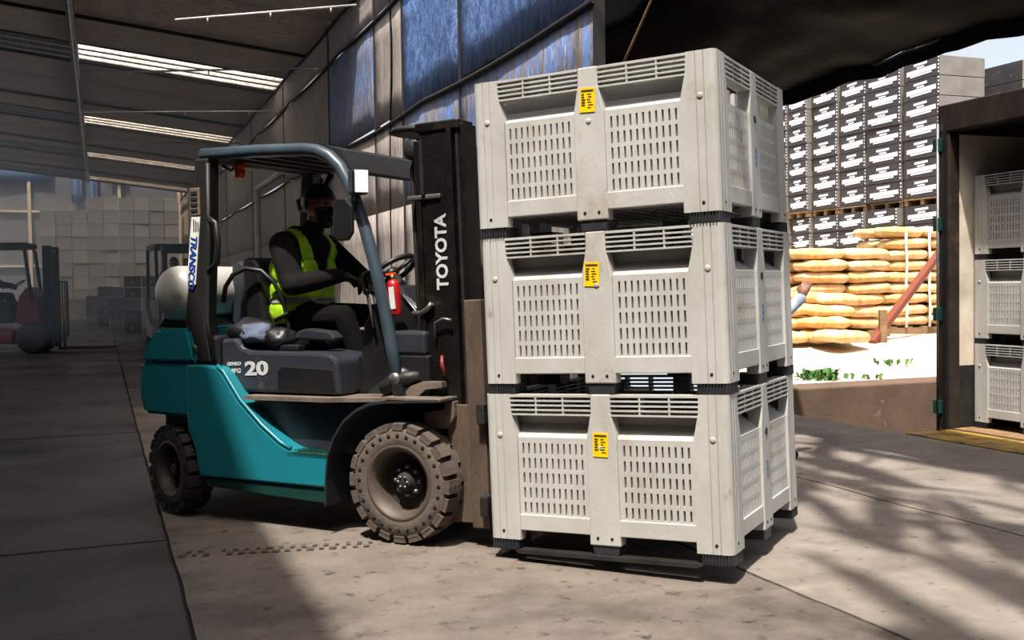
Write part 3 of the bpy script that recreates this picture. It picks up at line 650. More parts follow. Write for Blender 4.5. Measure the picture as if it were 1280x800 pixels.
# rear LPG bracket, plastic box panel, regulator, hose
part('tank_bracket', MB().prism([(-2.42, 1.09), (-2.08, 1.09), (-2.12, 1.15), (-2.18, 1.135), (-2.28, 1.135), (-2.36, 1.15)], -.36, .36, b=.008), 'black')
bxp = part('regulator_panel', MB().prism([(-2.10, 1.10), (-2.09, 1.47), (-2.03, 1.49), (-1.97, 1.44), (-1.96, 1.10)], -.06, .30, b=.015), 'hood')
part('regulator', MB().tube([(-1.95, .02, 1.42), (-1.94, .05, 1.36), (-1.95, .10, 1.30), (-1.94, .14, 1.22), (-1.95, .2, 1.14)], [.03, .022, .03, .02, .016], 8), 'brass')
part('gas_knob', MB().ball((-1.95, .22, 1.41), (.04, .04, .03), 12), 'yellow', label='yellow gas knob')
part('strap', MB().tube([(-1.945, .3, 1.36), (-1.94, .31, 1.24), (-1.94, .30, 1.10)], .013, 6), 'purple', label='purple strap')
part('gas_hose', MB().tube([(-1.90, -.34, 1.24), (-1.88, -.34, 1.33), (-1.83, -.33, 1.40), (-1.75, -.31, 1.435), (-1.66, -.28, 1.42), (-1.59, -.25, 1.35), (-1.55, -.22, 1.24), (-1.53, -.2, 1.10), (-1.52, -.2, 1.0)], .014, 8), 'black')
# wheels
def make_wheel(R, wd, nl, mt, steer=0):
    root = link('wheel', None); root.empty_display_size = .1
    rt_ = R-.035; hw = wd/2
    mb = MB(); mb.lathe([(R*.60, -hw*.92), (R*.66, -hw), (R*.86, -hw), (rt_, -hw*.86), (rt_, hw*.86), (R*.86, hw), (R*.66, hw), (R*.60, hw*.92)], 48)
    ty = mb.build('tyre', M[mt], root)
    lug = MB(); a = PI/nl*.72
    # one lug: block over half the width, wedge sides
    def lugm(sg):
        mb = MB(); y0, y1 = (-hw*1.0, hw*.12) if sg < 0 else (-hw*.12, hw*1.0)
        vs = []
        for r in (rt_-.012, R):
            for y in (y0, y1):
                for t in (-a, 0, a):
                    rr = r-(.008 if (r == R and abs(y) > hw*.9) else 0)
                    vs.append((rr*math.sin(t), y, rr*math.cos(t)))
        mb.add(vs, [(0, 1, 4, 3), (1, 2, 5, 4), (6, 9, 10, 7), (7, 10, 11, 8), (0, 6, 7, 1), (1, 7, 8, 2), (3, 4, 10, 9), (4, 5, 11, 10), (0, 3, 9, 6), (2, 8, 11, 5)])
        # shoulder block down the sidewall
        ys = sg*hw
        vs = [(r*math.sin(t), y, r*math.cos(t)) for r in (R*.87, rt_+.004) for y in (ys*.9, ys*1.03) for t in (-a, a)]
        mb.add(vs, [(0, 1, 3, 2), (4, 6, 7, 5), (0, 4, 5, 1), (2, 3, 7, 6), (0, 2, 6, 4), (1, 5, 7, 3)])
        return mb.mesh('tread_lug', M[mt], True)
    ml, mr = lugm(-1), lugm(1)
    for k in range(nl):
        link('tread_lug', ml, ty, rot=(0, 2*PI*k/nl, 0)); link('tread_lug', mr, ty, rot=(0, 2*PI*(k+.5)/nl, 0))
    mb = MB()
    for k in range(int(nl*1.4)):
        t = 2*PI*k/int(nl*1.4); c = (R*.775*math.cos(t), 0, R*.775*math.sin(t)); mb.lathe([(0, -hw-.0015), (R*.036, -hw-.0015), (R*.038, -hw+.01)], 8, c=c)
    mb.build('sidewall_holes', M['hole'], root, kind='stuff')
    mb = MB(); mb.lathe([(R*.63, -hw*.97), (R*.60, -hw*1.02), (R*.57, -hw*.98), (R*.55, -hw*.85), (R*.52, -hw*.80), (R*.50, -hw*.1), (R*.48, hw*.3)], 40); mb.build('rim', M['rim'], root)
    mb = MB(); mb.lathe([(R*.49, hw*.22), (R*.40, hw*.28), (R*.2, hw*.3), (0, hw*.3)], 40); mb.build('shaded_rim_disc', M['rubber_dark'], root)  # dark colour stands in for the shade deep inside the rim
    mb = MB(); mb.lathe([(0, -hw*.55), (R*.12, -hw*.55), (R*.15, -hw*.42), (R*.16, -hw*.05), (R*.28, -hw*.02), (R*.3, hw*.12)], 20)
    hb = mb.build('hub', M['rubber_dark'], root)  # hub darkened too, recess shade put into its colour
    mb = MB()
    for k in range(8):
        t = 2*PI*k/8; mb.lathe([(0, -hw*.18), (R*.032, -hw*.18), (R*.04, hw*.02)], 6, c=(R*.23*math.cos(t), 0, R*.23*math.sin(t)))
    for k in range(6):
        t = 2*PI*k/6; mb.lathe([(0, -hw*.62), (R*.022, -hw*.62), (R*.026, -hw*.4)], 6, c=(R*.09*math.cos(t), 0, R*.09*math.sin(t)))
    mb.build('wheel_nuts', M['steel'], hb, kind='stuff')
    return root
def place_wheel(w_, parent, loc, rz=0, spin=0):
    # flatten: wheel parts become parts of the truck
    for ch in list(w_.children):
        ch.parent = parent; ch.location = loc; ch.rotation_euler = (0, spin, rz)
    bpy.data.objects.remove(w_)
RW = .3135
place_wheel(make_wheel(RW, .185, 20, 'rubber'), FR, (-.534, -.4775, RW))
place_wheel(make_wheel(RW, .185, 20, 'rubber'), FR, (-.534, .4775, RW), PI)
place_wheel(make_wheel(.265, .16, 18, 'rubber_dark'), FR, (-2.165, -.44, .265), -.32)
place_wheel(make_wheel(.265, .16, 18, 'rubber_dark'), FR, (-2.165, .44, .265), -.32+PI)
part('wheel_well', MB().box(-2.46, -1.9, -.28, .28, .30, .62, b=.02), 'black')
part('steer_axle', MB().box(-2.24, -2.12, -.36, .36, .2, .34, b=.02), 'black')
part('front_axle', MB().tube([(-.534, -.40, RW), (-.534, .40, RW)], .07, 12), 'black')
# mast, tilted back with the load
MR = link('mast', None, FR, (0, 0, 0), (0, -TAU, 0)); MR.empty_display_size = .1
bpy.data.objects.remove(MR)
ROTM = Matrix.Rotation(-TAU, 4, 'Y')
def mpart(name, mb, mt, parent=FR, **kw):
    mb.v = [ROTM @ v for v in mb.v]; return mb.build(name, M[mt], parent, **kw)
for sgn in (-1, 1):
    def ys(a, b_): return (min(sgn*a, sgn*b_), max(sgn*a, sgn*b_))
    mpart('outer_rail', MB().box(-.42, -.25, *ys(.40, .33), .12, 2.12, b=.006), 'mast')
    mpart('rail_flange', MB().box(-.45, -.42, *ys(.41, .28), .3, 2.08, b=.004), 'mast')
    mpart('rail_flange', MB().box(-.25, -.225, *ys(.41, .28), .12, 2.14, b=.004), 'mast')
    mpart('inner_rail', MB().box(-.222, -.17, *ys(.38, .24), .12, 2.15, b=.004), 'mast')
    mpart('rail_ridge', MB().box(-.205, -.19, *ys(.395, .36), .15, 2.12), 'dark_steel')
    mpart('lift_cylinder', MB().tube([(-.475, sgn*.30, .25), (-.475, sgn*.30, 1.25), (-.475, sgn*.30, 2.0)], [.035, .035, .028], 12), 'gloss_black')
    mpart('hose_pipe', MB().tube([(-.515, sgn*.33, .5), (-.51, sgn*.33, 1.2), (-.515, sgn*.33, 1.95), (-.49, sgn*.3, 2.06)], .012, 8), 'gloss_black')
    mpart('carriage_plate', MB().box(-.165, -.065, *ys(.45, .40), .10, 1.25, b=.006), 'rust')
    mpart('carriage_plate', MB().box(-.30, -.16, *ys(.43, .405), .12, .72, b=.004), 'rust')
    mpart('tilt_bracket', MB().prism([(-.55, .74), (-.55, .80), (-.42, .84), (-.30, .84), (-.30, .81), (-.40, .80), (-.48, .74)], *ys(.47, .42)), 'floorplate')
    mpart('mast_foot', MB().prism([(-.42, .60), (-.28, .60), (-.24, .66), (-.24, .74), (-.29, .74), (-.30, .70), (-.42, .68)], *ys(.46, .41), b=.005), 'floorplate')
    mb = MB(); mb.lathe([(0, -.52), (.03, -.52), (.034, -.50), (.024, -.49), (.05, -.47), (.055, -.42), (0, -.41)] if sgn < 0 else [(0, .52), (.055, .45), (0, .41)], 16, c=(-.56, 0, .86)); mpart('tilt_pin', mb, 'steel')
    mpart('tilt_cylinder', MB().tube([(-.66, sgn*.46, .80), (-.52, sgn*.46, .86), (-.44, sgn*.45, .87)], [.045, .04, .022], 12), 'dark_steel')
    fp = [(-.08, .72), (-.035, .72), (-.032, .12), (0, .092), (1.02, .085), (1.05, .076), (1.02, .07), (-.02, .058), (-.06, .07), (-.08, .12)]
    mpart('fork', MB().prism([(x, z+.03) for x, z in fp], sgn*.30-.06, sgn*.30+.06), 'dark_steel')
for z in (.35, 1.0, 2.06): mpart('mast_crossbar', MB().box(-.46, -.40, -.34, .34, z-.05, z+.05, b=.006), 'mast')
for z in (.22, .68): mpart('carriage_bar', MB().box(-.09, -.045, -.50, .50, z-.05, z+.05, b=.005), 'dark_steel')
mpart('chain_clamp', MB().box(-.50, -.30, -.415, -.28, 1.775, 1.80, b=.006), 'steel')
mpart('chain_clamp', MB().tube([(-.5, -.40, 1.19), (-.45, -.41, 1.19), (-.40, -.42, 1.21), (-.37, -.42, 1.24)], .014, 8), 'steel')
mpart('lift_chain', MB().box(-.405, -.385, -.43, -.40, 1.8, 2.08), 'dark_steel')
mpart('hose_pulley', MB().lathe([(0, -.03), (.05, -.03), (.06, -.015), (.05, 0), (.06, .015), (.05, .03), (0, .03)], 20, c=(-.475, -.36, 2.045)), 'dark_steel')
mb = MB(); mb.lathe([(0, .028), (.21, .024), (.24, .008), (.235, -.004), (.2, -.012), (0, -.012)], 32, axis='z', m=Matrix.Translation((-.46, -.22, 2.145)) @ Matrix.Rotation(.06, 4, 'Y') @ Matrix.Diagonal((1.0, .8, 1, 1))); mpart('mast_top_cover', mb, 'gloss_black')
mpart('mast_cap', MB().box(-.44, -.18, -.41, -.25, 2.12, 2.17, b=.008), 'mast')
mpart('red_tag', MB().tube([(-.32, -.425, .97), (-.315, -.435, .92), (-.30, -.43, .87)], [.008, .013, .01], 6), 'truck_red', label='small red cloth tag')
mpart('grease_loop', MB().tube([(-.36, -.42, 1.06), (-.35, -.43, 1.14), (-.30, -.43, 1.16), (-.25, -.43, 1.15)], .007, 6), 'steel')
tx = text_mesh('TOYOTA', .093, M['silver_text'], FR, (0, 0, 1), (-1, 0, 0), (-.308, -.4015, 1.50), sx=1.0, bold=.0028)
tx.data.transform(ROTM)
#@@PART3
# ------------------------------------------------------------------ gas cylinder, extinguisher, cloth on the forklift
FMX = Matrix.Translation(FO) @ Matrix.Rotation(-YAW, 4, 'Z')
def fworld(v): return FMX @ Vector(v)
gc = empty('gas_cylinder', fworld((-2.23, 0, 1.135)), (0, 0, -YAW)); tag(gc, 'pale grey gas cylinder lying across the back of the teal forklift', 'gas cylinder')
R_ = .162; pr = [(0, -.47)]+[(R_*math.sin(a), -.36-.11*math.cos(a)) for a in [i*PI/16 for i in range(1, 9)]]
pr += [(r, -a) for r, a in pr[::-1]]
MB().lathe(pr, 36, c=(0, 0, R_)).build('tank_shell', M['tank'], gc)
for y in (-.27, .27):
    MB().lathe([(R_+.001, y-.018), (R_+.006, y-.018), (R_+.006, y+.018), (R_+.001, y+.018)], 36, c=(0, 0, R_)).build('strap', M['black'], gc, label='black tank strap')
MB().box(-.03, .03, -.3, -.24, 2*R_-.005, 2*R_+.05, b=.008).build('strap_latch', M['black'], gc)
MB().lathe([(.085, .44), (.09, .44), (.09, .52), (.085, .52)], 24, c=(0, 0, R_)).build('collar', M['tank'], gc)
fe = empty('fire_extinguisher', fworld((-.625, -.425, 1.165)), (0, -.10, -YAW)); tag(fe, 'small red fire extinguisher clamped beside the forklift front pillar', 'fire extinguisher')
MB().lathe([(0, 0), (.03, 0), (.034, .01), (.034, .16), (.026, .182), (.012, .19), (0, .19)], 16, axis='z').build('body', M['red'], fe)
MB().box(-.008, .022, -.0365, -.03, .035, .15, m=Matrix.Rotation(0, 4, 'Z')).build('label_plate', M['white'], fe, label='white extinguisher label')
MB().tube([(0, 0, .185), (0, 0, .215)], .012, 8).build('valve', M['brass'], fe)
MB().box(-.04, .02, -.008, .008, .212, .225, b=.003).build('handle', M['orange'], fe)
mb = MB()
def blob(c, r, seed, n=18):
    mb = MB(); mb.ball((0, 0, 0), (1, 1, 1), n)
    for v in mb.v:
        d_ = 1+.45*mnoise.noise(v*1.6+Vector((seed, 0, 0)))+.2*mnoise.noise(v*4+Vector((0, seed, 0)))
        v *= d_; v.x *= r[0]; v.y *= r[1]; v.z *= r[2]; v += Vector(c)
    return mb
rg = empty('cloth_bundle', fworld((-1.68, -.34, 1.0)), (0, 0, -YAW)); tag(rg, 'crumpled blue-grey cloth and black bag behind the forklift seat', 'cloth')
blob((.05, -.02, .06), (.10, .09, .055), 3).build('cloth', M['cloth_blue'], rg); blob((-.04, .06, .07), (.16, .12, .075), 9).build('black_bag', M['black'], rg)
blob((.2, .0, .035), (.09, .08, .06), 5).build('black_bag', M['black'], rg)

# ------------------------------------------------------------------ people
import numpy as np
def capsule(mb, p0, r0, p1, r1, n=12):
    p0, p1 = Vector(p0), Vector(p1); d_ = (p1-p0); L_ = d_.length; d_ = d_/L_ if L_ > 1e-6 else Vector((0, 0, 1))
    pts, rs = [], []
    for i in range(5):
        a = PI/2*i/4*.98+.02; pts.append(p0-d_*r0*math.cos(a)); rs.append(max(1e-4, r0*math.sin(a)))
    for i in range(5):
        a = PI/2*(1-i/4*.98); pts.append(p1+d_*r1*math.cos(a)); rs.append(max(1e-4, r1*math.sin(a)))
    mb.tube(pts, rs, n)
def hand_prims(wrist, d_, nrm, k, curl=.9, side=1, r=.0095):
    """wrist point, pointing direction, palm normal (towards what is held)"""
    d_, nrm = Vector(d_).normalized(), Vector(nrm).normalized(); nrm = (nrm-d_*nrm.dot(d_)).normalized(); sd_ = d_.cross(nrm)*side; w_ = Vector(wrist); o = []
    o.append((w_, .026, w_+d_*.03, .03, k))
    for i in range(4):
        off = sd_*(-.03+.02*i); b0 = w_+d_*.02+off*.6; b1 = w_+d_*.085+off
        o.append((b0, .016, b1, .0125, k))
        p = b1; ang = .25; Ls = [(.040, .027, .020), (.045, .030, .022), (.042, .028, .021), (.033, .021, .017)][i]
        for j, L_ in enumerate(Ls):
            ang += curl*(.55 if j == 0 else .75); q = p+(d_*math.cos(ang)+nrm*math.sin(ang))*L_
            o.append((p, r*(1.05-.1*j), q, r*(.98-.1*j), k)); p = q
    p = w_+d_*.03-sd_*.028; q = p+(d_*.6-sd_*.55+nrm*.5).normalized()*.042; q2 = q+(d_*.75+nrm*.65).normalized()*.032
    o += [(p, .015, q, .0115, k), (q, .0112, q2, .009, k)]
    return o
def head_prims(c, f, k_skin):
    """c head centre, f facing (unit, horizontal-ish)"""
    c = Vector(c); f = Vector(f).normalized(); up = Vector((0, 0, 1)); s_ = up.cross(f).normalized()
    o = [(c+up*.03-f*.02, .088, c+up*.03+f*.008, .085, k_skin), (c+up*.065-f*.01, .07, c+up*.06+f*.015, .068, k_skin),
         (c-up*.03+f*.02, .068, c-up*.07+f*.045, .045, k_skin), (c-up*.09+f*.07, .022, c-up*.085+f*.075, .022, k_skin),
         (c+up*.005+f*.088, .010, c-up*.03+f*.106, .014, k_skin), (c-up*.032+f*.092+s_*.012, .009, c-up*.032+f*.092-s_*.012, .009, k_skin),
         (c+up*.03+f*.072+s_*.03, .016, c+up*.03+f*.072-s_*.03, .016, k_skin)]
    for q in (-1, 1): o.append((c+s_*q*.08+up*.012-f*.005, .012, c+s_*q*.082-up*.022, .009, k_skin))
    return o
def body_mesh(prims, mats, voxel=.0075):
    mb = MB()
    for p0, r0, p1, r1, k in prims: capsule(mb, p0, r0, p1, r1)
    me = mb.mesh('body', None, False); o = bpy.data.objects.new('tmp', me); COL.objects.link(o)
    md = o.modifiers.new('r', 'REMESH'); md.mode = 'VOXEL'; md.voxel_size = voxel; md.adaptivity = 0
    sm = o.modifiers.new('s', 'SMOOTH'); sm.factor = .5; sm.iterations = 3
    out = bpy.data.meshes.new_from_object(o.evaluated_get(bpy.context.evaluated_depsgraph_get()))
    bpy.data.objects.remove(o)
    n = len(out.polygons); c = np.zeros(n*3); out.polygons.foreach_get('center', c); c = c.reshape(-1, 3)
    best = np.full(n, 1e9); who = np.zeros(n, int)
    for i, (p0, r0, p1, r1, k) in enumerate(prims):
        a, b_ = np.array(p0), np.array(p1); ab = b_-a; t = np.clip(((c-a)@ab)/max(1e-9, ab@ab), 0, 1)
        dd = np.linalg.norm(c-(a+t[:, None]*ab), axis=1)-(r0+(r1-r0)*t); m_ = dd < best; best[m_] = dd[m_]; who[m_] = i
    mi = np.array([p[4] for p in prims])[who]
    out.materials.clear()
    for m_ in mats: out.materials.append(m_)
    out.polygons.foreach_set('material_index', mi.astype('i')); out.polygons.foreach_set('use_smooth', np.ones(n, bool)); out.update()
    return out, c, who
def shell(me, mask, off, name, mt, parent):
    vs = {}; V = []; F = []
    for i in np.nonzero(mask)[0]:
        f = []
        for vi in me.polygons[int(i)].vertices:
            if vi not in vs:
                v = me.vertices[vi]; vs[vi] = len(V); V.append(v.co+v.normal*off)
            f.append(vs[vi])
        F.append(f)
    mb = MB(); mb.add(V, F, True); o = mb.build(name, mt, parent); md = o.modifiers.new('thickness', 'SOLIDIFY'); md.thickness = off*.9; md.offset = -1; return o
def make_driver():
    g = lambda x, y, z: Vector((x+1.6, y, z-1.10))
    H = g(-1.445, 0, 1.79); k_t, k_h, k_s, k_g = 0, 1, 2, 3; pr = []
    T0 = len(pr)
    pr += [(g(-1.59, -.07, 1.19), .145, g(-1.59, .07, 1.19), .145, k_h), (g(-1.585, -.06, 1.30), .145, g(-1.585, .06, 1.30), .145, k_h), (g(-1.58, -.075, 1.42), .14, g(-1.58, .075, 1.42), .14, k_h), (g(-1.565, -.10, 1.53), .115, g(-1.565, .10, 1.53), .115, k_h)]
    T1 = len(pr)
    pr += [(g(-1.56, -.13, 1.595), .06, g(-1.56, .13, 1.595), .06, k_h), (g(-1.54, 0, 1.60), .07, g(-1.49, 0, 1.68), .062, k_h), (g(-1.50, 0, 1.66), .052, g(-1.47, 0, 1.74), .052, k_s), (g(-1.60, -.05, 1.64), .05, g(-1.60, .05, 1.64), .05, k_h)]
    for sg, el, wr in ((-1, g(-1.43, -.28, 1.335), g(-1.19, -.15, 1.385)), (1, g(-1.33, .29, 1.35), g(-1.15, .15, 1.365))):
        sh = g(-1.565, .195*sg, 1.565); pr += [(sh, .085, sh.lerp(el, .5), .074, k_h), (sh.lerp(el, .5), .074, el, .062, k_h), (el, .064, el.lerp(wr, .45), .06, k_h), (el.lerp(wr, .45), .06, wr, .042, k_h)]
        d_ = (g(-1.06, .07*sg, 1.345)-wr); pr += hand_prims(wr+d_.normalized()*.01, d_, (.25, -.1*sg, -1), k_g, .85, sg, .011)
        pr.append((wr-d_.normalized()*.02, .033, wr+d_.normalized()*.015, .031, k_g))
        hp_ = g(-1.58, .10*sg, 1.14); kn = g(-1.17, .15*sg, 1.15); an = g(-1.04, .14*sg, .83)
        pr += [(hp_, .09, hp_.lerp(kn, .5), .082, k_t), (hp_.lerp(kn, .5), .082, kn, .066, k_t), (kn, .068, kn.lerp(an, .4), .06, k_t), (kn.lerp(an, .4), .06, an, .048, k_t), (an, .045, an+Vector((.02, 0, -.05)), .042, 4), (an+Vector((-.03, 0, -.055)), .038, an+Vector((.16, .01*sg, -.06)), .034, 4)]
    hs = len(pr); pr += head_prims(H, (1, -.12, -.06), k_s); he = len(pr)
    me, c, who = body_mesh(pr, [M['trousers'], M['hoodie'], M['skin'], M['glove'], M['black']])
    root = empty('person', fworld((-1.6, 0, 1.10)), (0, 0, -YAW))
    link('body', me, root)
    z = c[:, 2]+1.10; x = c[:, 0]-1.6; y = c[:, 1]; nrm = np.zeros(len(c)*3); me.polygons.foreach_get('normal', nrm); nrm = nrm.reshape(-1, 3)
    tor = np.isin(who, list(range(T0, T1+1))) & (np.abs(y) < .23)
    front = nrm[:, 0] > .05
    vneck = front & (np.abs(y) < np.clip((z-1.33)*.42, 0, .1)) & (z > 1.33)
    vest = tor & (z > 1.12) & ~vneck & ~((z > 1.60) & (np.abs(y) < .055)) & (np.abs(y) < .225) & ~((z > 1.47) & front & (np.abs(y) > .165))
    shell(me, vest, .014, 'vest', M['vest'], root)['label'] = 'fluorescent yellow-green safety vest'
    shell(me, vest & (z > 1.225) & (z < 1.265), .017, 'reflective_band', M['reflective'], root)
    hd = np.isin(who, list(range(hs, he))); zz = z-1.79; xx = x+1.445
    cap = hd & ((zz > .045) | ((xx < -.03) & (zz > -.01)))
    shell(me, cap, .012, 'cap', M['black'], root)['label'] = 'black knitted cap'
    msk = hd & (xx > .02) & (zz < -.002) & ((np.abs(y+.1*xx) < .07))
    shell(me, msk, .008, 'face_mask', M['black'], root)['label'] = 'black face mask'
    mb = MB()
    for q in (-1, 1): mb.ball(H+Vector((.083, -.012+.033*q, .02)), (.008, .012, .009), 10)
    mb.build('eyes', M['eye'], root)
    el, wr = g(-1.33, .29, 1.35), g(-1.15, .15, 1.365); mb = MB()
    for t in (.25, .42, .59):
        p = el.lerp(wr, t); d_ = (wr-el).normalized(); mb.tube([p-d_*.012, p+d_*.012], .0655-.006*t, 14, cap=False)
    mb.build('sleeve_stripe', M['white'], root, label='white sleeve stripes')
    MB().tube([g(-1.60, -.24, 1.13), g(-1.52, -.22, 1.17), g(-1.445, -.10, 1.20), g(-1.445, .1, 1.20)], .012, 8).build('seat_belt', M['seat'], root)
    return root
drv = make_driver(); tag(drv, 'person in hi-vis vest, black cap and face mask driving the teal forklift', 'person')

def make_stander():
    """person standing on the dock, facing right, one forearm raised"""
    k_t, k_h, k_s, k_b = 0, 1, 2, 3; pr = []; V3 = Vector
    pr += [(V3((0, -.08, .93)), .12, V3((0, .08, .93)), .12, k_t), (V3((0, -.07, 1.06)), .115, V3((0, .07, 1.06)), .115, k_h), (V3((0, -.08, 1.2)), .12, V3((0, .08, 1.2)), .12, k_h), (V3((0, -.1, 1.3)), .105, V3((0, .1, 1.3)), .105, k_h), (V3((0, -.13, 1.375)), .055, V3((0, .13, 1.375)), .055, k_h), (V3((.005, 0, 1.38)), .055, V3((.03, 0, 1.48)), .05, k_s)]
    H = V3((.04, 0, 1.55))
    for sg, el, wr, hd_ in ((-1, V3((.02, -.27, 1.08)), V3((.165, -.24, 1.19)), V3((.45, .15, 1))), (1, V3((-.02, .26, 1.06)), V3((.05, .27, .82)), V3((.15, 0, -1)))):
        sh = V3((0, .19*sg, 1.35)); pr += [(sh, .07, el, .05, k_h), (el, .05, wr, .04, k_h)] + hand_prims(wr+hd_.normalized()*.02, hd_, (.3, .6, -.1) if sg < 0 else (0, -1, 0), k_s, .7, sg, .0095)
        hp_ = V3((0, .1*sg, .9)); kn = V3((.03, .11*sg, .48)); an = V3((-.01, .11*sg, .1))
        pr += [(hp_, .095, kn, .065, k_t), (kn, .065, an, .045, k_t), (an, .045, an-V3((0, 0, .04)), .043, k_b), (V3((-.03, .11*sg, .045)), .042, V3((.15, .115*sg, .035)), .034, k_b)]
    hs = len(pr); pr += head_prims(H, (1, -.1, 0), k_s); he = len(pr)
    me, c, who = body_mesh(pr, [M['jeans'], M['shirt_blue'], M['skin'], M['black']], .008)
    root = empty('person', P(6.75, 4.67, 0), (0, 0, .05)); link('body', me, root)
    hd = np.isin(who, list(range(hs, he))); zz = c[:, 2]-1.55; xx = c[:, 0]-.04
    shell(me, hd & ((zz > .05) | ((xx < -.02) & (zz > .02))), .01, 'cap', M['black'], root)
    MB().lathe([(0, .0), (.1, -.004), (.1, -.01), (0, -.008)], 20, axis='z', m=Matrix.Translation((.12, -.01, 1.602)) @ Matrix.Diagonal((.85, .72, 1, 1))).build('cap_brim', M['black'], root)
    mb = MB()
    for q in (-1, 1): mb.ball(H+Vector((.083, -.008+.033*q, .02)), (.008, .012, .009), 10)
    mb.build('eyes', M['eye'], root)
    return root
stn = make_stander(); tag(stn, 'person in pale blue shirt standing behind the bin stack with one hand raised', 'person')

# ------------------------------------------------------------------ truck trailer at the dock with bins inside
TR = empty('truck_trailer', P(6.25, 7.05, 0), (0, 0, SHED_RZ)); tag(TR, 'dark-framed box trailer backed to the dock with open rear', 'trailer')
# local: x = into the trailer (t), y = s ; inner wall s=7.45 -> y=1.15
part('trailer_floor', MB().box(0, 6.5, -1.25, 1.25, -.16, -.005), 'wood', TR)
part('trailer_roof', MB().box(0, 6.5, -1.25, 1.25, 2.66, 2.76), 'trailer_frame', TR)
for (y0, y1) in ((1.17, 1.25), (-1.25, -1.17)):
    part('side_wall', MB().box(0.02, 6.5, y0, y1, -.005, 2.68), 'trailer_frame', TR)
    part('wall_lining', MB().box(.06, 6.4, (y0-.012 if y0 > 0 else y1), (y0 if y0 > 0 else y1+.012), .55, 2.6), 'trailer_wall', TR)
    part('kick_plate', MB().box(.06, 6.4, (y0-.02 if y0 > 0 else y1), (y0 if y0 > 0 else y1+.02), 0, .54), 'dark_steel', TR)
    sg = 1 if y0 > 0 else -1
    fpst = part('rear_post', MB().box(-.05, .07, min(sg*1.14, sg*1.27), max(sg*1.14, sg*1.27), -.2, 2.78, b=.01), 'trailer_frame', TR)
    part('door_gasket', MB().box(-.065, -.05, min(sg*1.17, sg*1.20), max(sg*1.17, sg*1.20), -.15, 2.7), 'black', fpst)
    part('lock_rod', MB().tube([(-.08, sg*1.245, -.15), (-.08, sg*1.245, 2.7)], .014, 8), 'steel', fpst)
    for z in (.12, .95, 1.75, 2.45): part('hinge', MB().box(-.09, -.04, min(sg*1.22, sg*1.30), max(sg*1.22, sg*1.30), z, z+.12, b=.006), 'green_trim', fpst)
part('header_beam', MB().box(-.06, .08, -1.27, 1.27, 2.62, 2.86, b=.012), 'trailer_frame', TR)
part('rear_sill', MB().box(-.06, .04, -1.27, 1.27, -.22, -.01, b=.01), 'trailer_frame', TR)
part('front_wall', MB().box(6.4, 6.5, -1.2, 1.2, 0, 2.7), 'trailer_wall', TR)
part('bumper', MB().box(-.1, -.02, -1.2, 1.2, -.55, -.35, b=.01), 'black', TR)
for x in (4.2, 5.4):
    for sg in (-1, 1): part('trailer_wheel', MB().lathe([(0, -.13), (.2, -.13), (.42, -.12), (.46, -.06), (.46, .06), (.42, .12), (0, .13)], 28, c=(x, sg*1.05, -.69)), 'rubber_dark', TR)
part('chassis_beam', MB().box(.3, 6.4, -.5, .5, -.45, -.16), 'dark_steel', TR)
for i, lb in enumerate(('bottom', 'middle', 'top')):
    make_bin(P(6.79, 7.27+.6, BH*i), (0, 0, SHED_RZ-PI/2 + PI/2 - PI/2), 'grey-white slotted plastic bin at the %s of the stack inside the trailer' % lb, False, False, 5+i)['group'] = 'bins inside the trailer'
dk = MB().box(6.43, 6.93, 5.15, 7.3, -.03, .005, b=.004).build('dock_plate', M['yellow_steel']); dk.matrix_world = SM; tag(dk, 'worn yellow steel dock plate bridging floor and trailer', 'dock plate')

# ------------------------------------------------------------------ yard: cartons, sacks, timber, weeds
def carton_mesh(w_, h, dp):
    mb = MB(); mb.box(0, dp, .006, w_-.006, .004, h-.004, b=.008); me = mb.mesh('carton', M['carton'], True); me.materials.append(M['carton_lit_side'])
    for p in me.polygons:
        if abs(p.normal.y) > .7: p.material_index = 1  # end faces lighter: the light falling on them is put into the colour
    pm = MB(); c = w_/2
    pm.box(-.004, 0, w_*.10, w_*.90, h*.33, h*.56); pm.box(-.004, 0, w_*.22, w_*.80, h*.22, h*.30); pm.box(-.004, 0, w_*.42, w_*.62, h*.60, h*.68); pm.box(-.004, 0, w_*.34, w_*.70, h*.74, h*.86)
    for k in range(5): pm.box(-.004, 0, -.0+w_*.02, w_*.05, h*(.1+.18*k), h*(.18+.18*k))
    # slanted lettering
    for v in pm.v: v.z += (v.y-c)*-.04
    return me, pm.mesh('print', M['carton_print'], True)
NUM = ['one', 'two', 'three', 'four', 'five', 'six', 'seven', 'eight', 'nine', 'ten', 'eleven', 'twelve', 'thirteen']
ORD = ['topmost', 'second from top', 'third from top', 'fourth from top', 'fifth from top', 'sixth from top', 'seventh from top', 'eighth from top', 'ninth from top']
CN = ['stack beside the trailer', 'turned stack', 'third stack from the trailer', 'fourth stack from the trailer', 'fifth stack from the trailer', 'sixth stack from the trailer']
cols = [(14.52, 15.42, 7, 6, 0), (15.56, 16.42, 7, 6, .01), (16.55, 17.32, 7, 6, 0), (17.36, 18.16, 7, 6, 0), (18.22, 18.86, 7, 6, 0), (18.92, 19.6, 7, 6, 0)]
YZ = .5
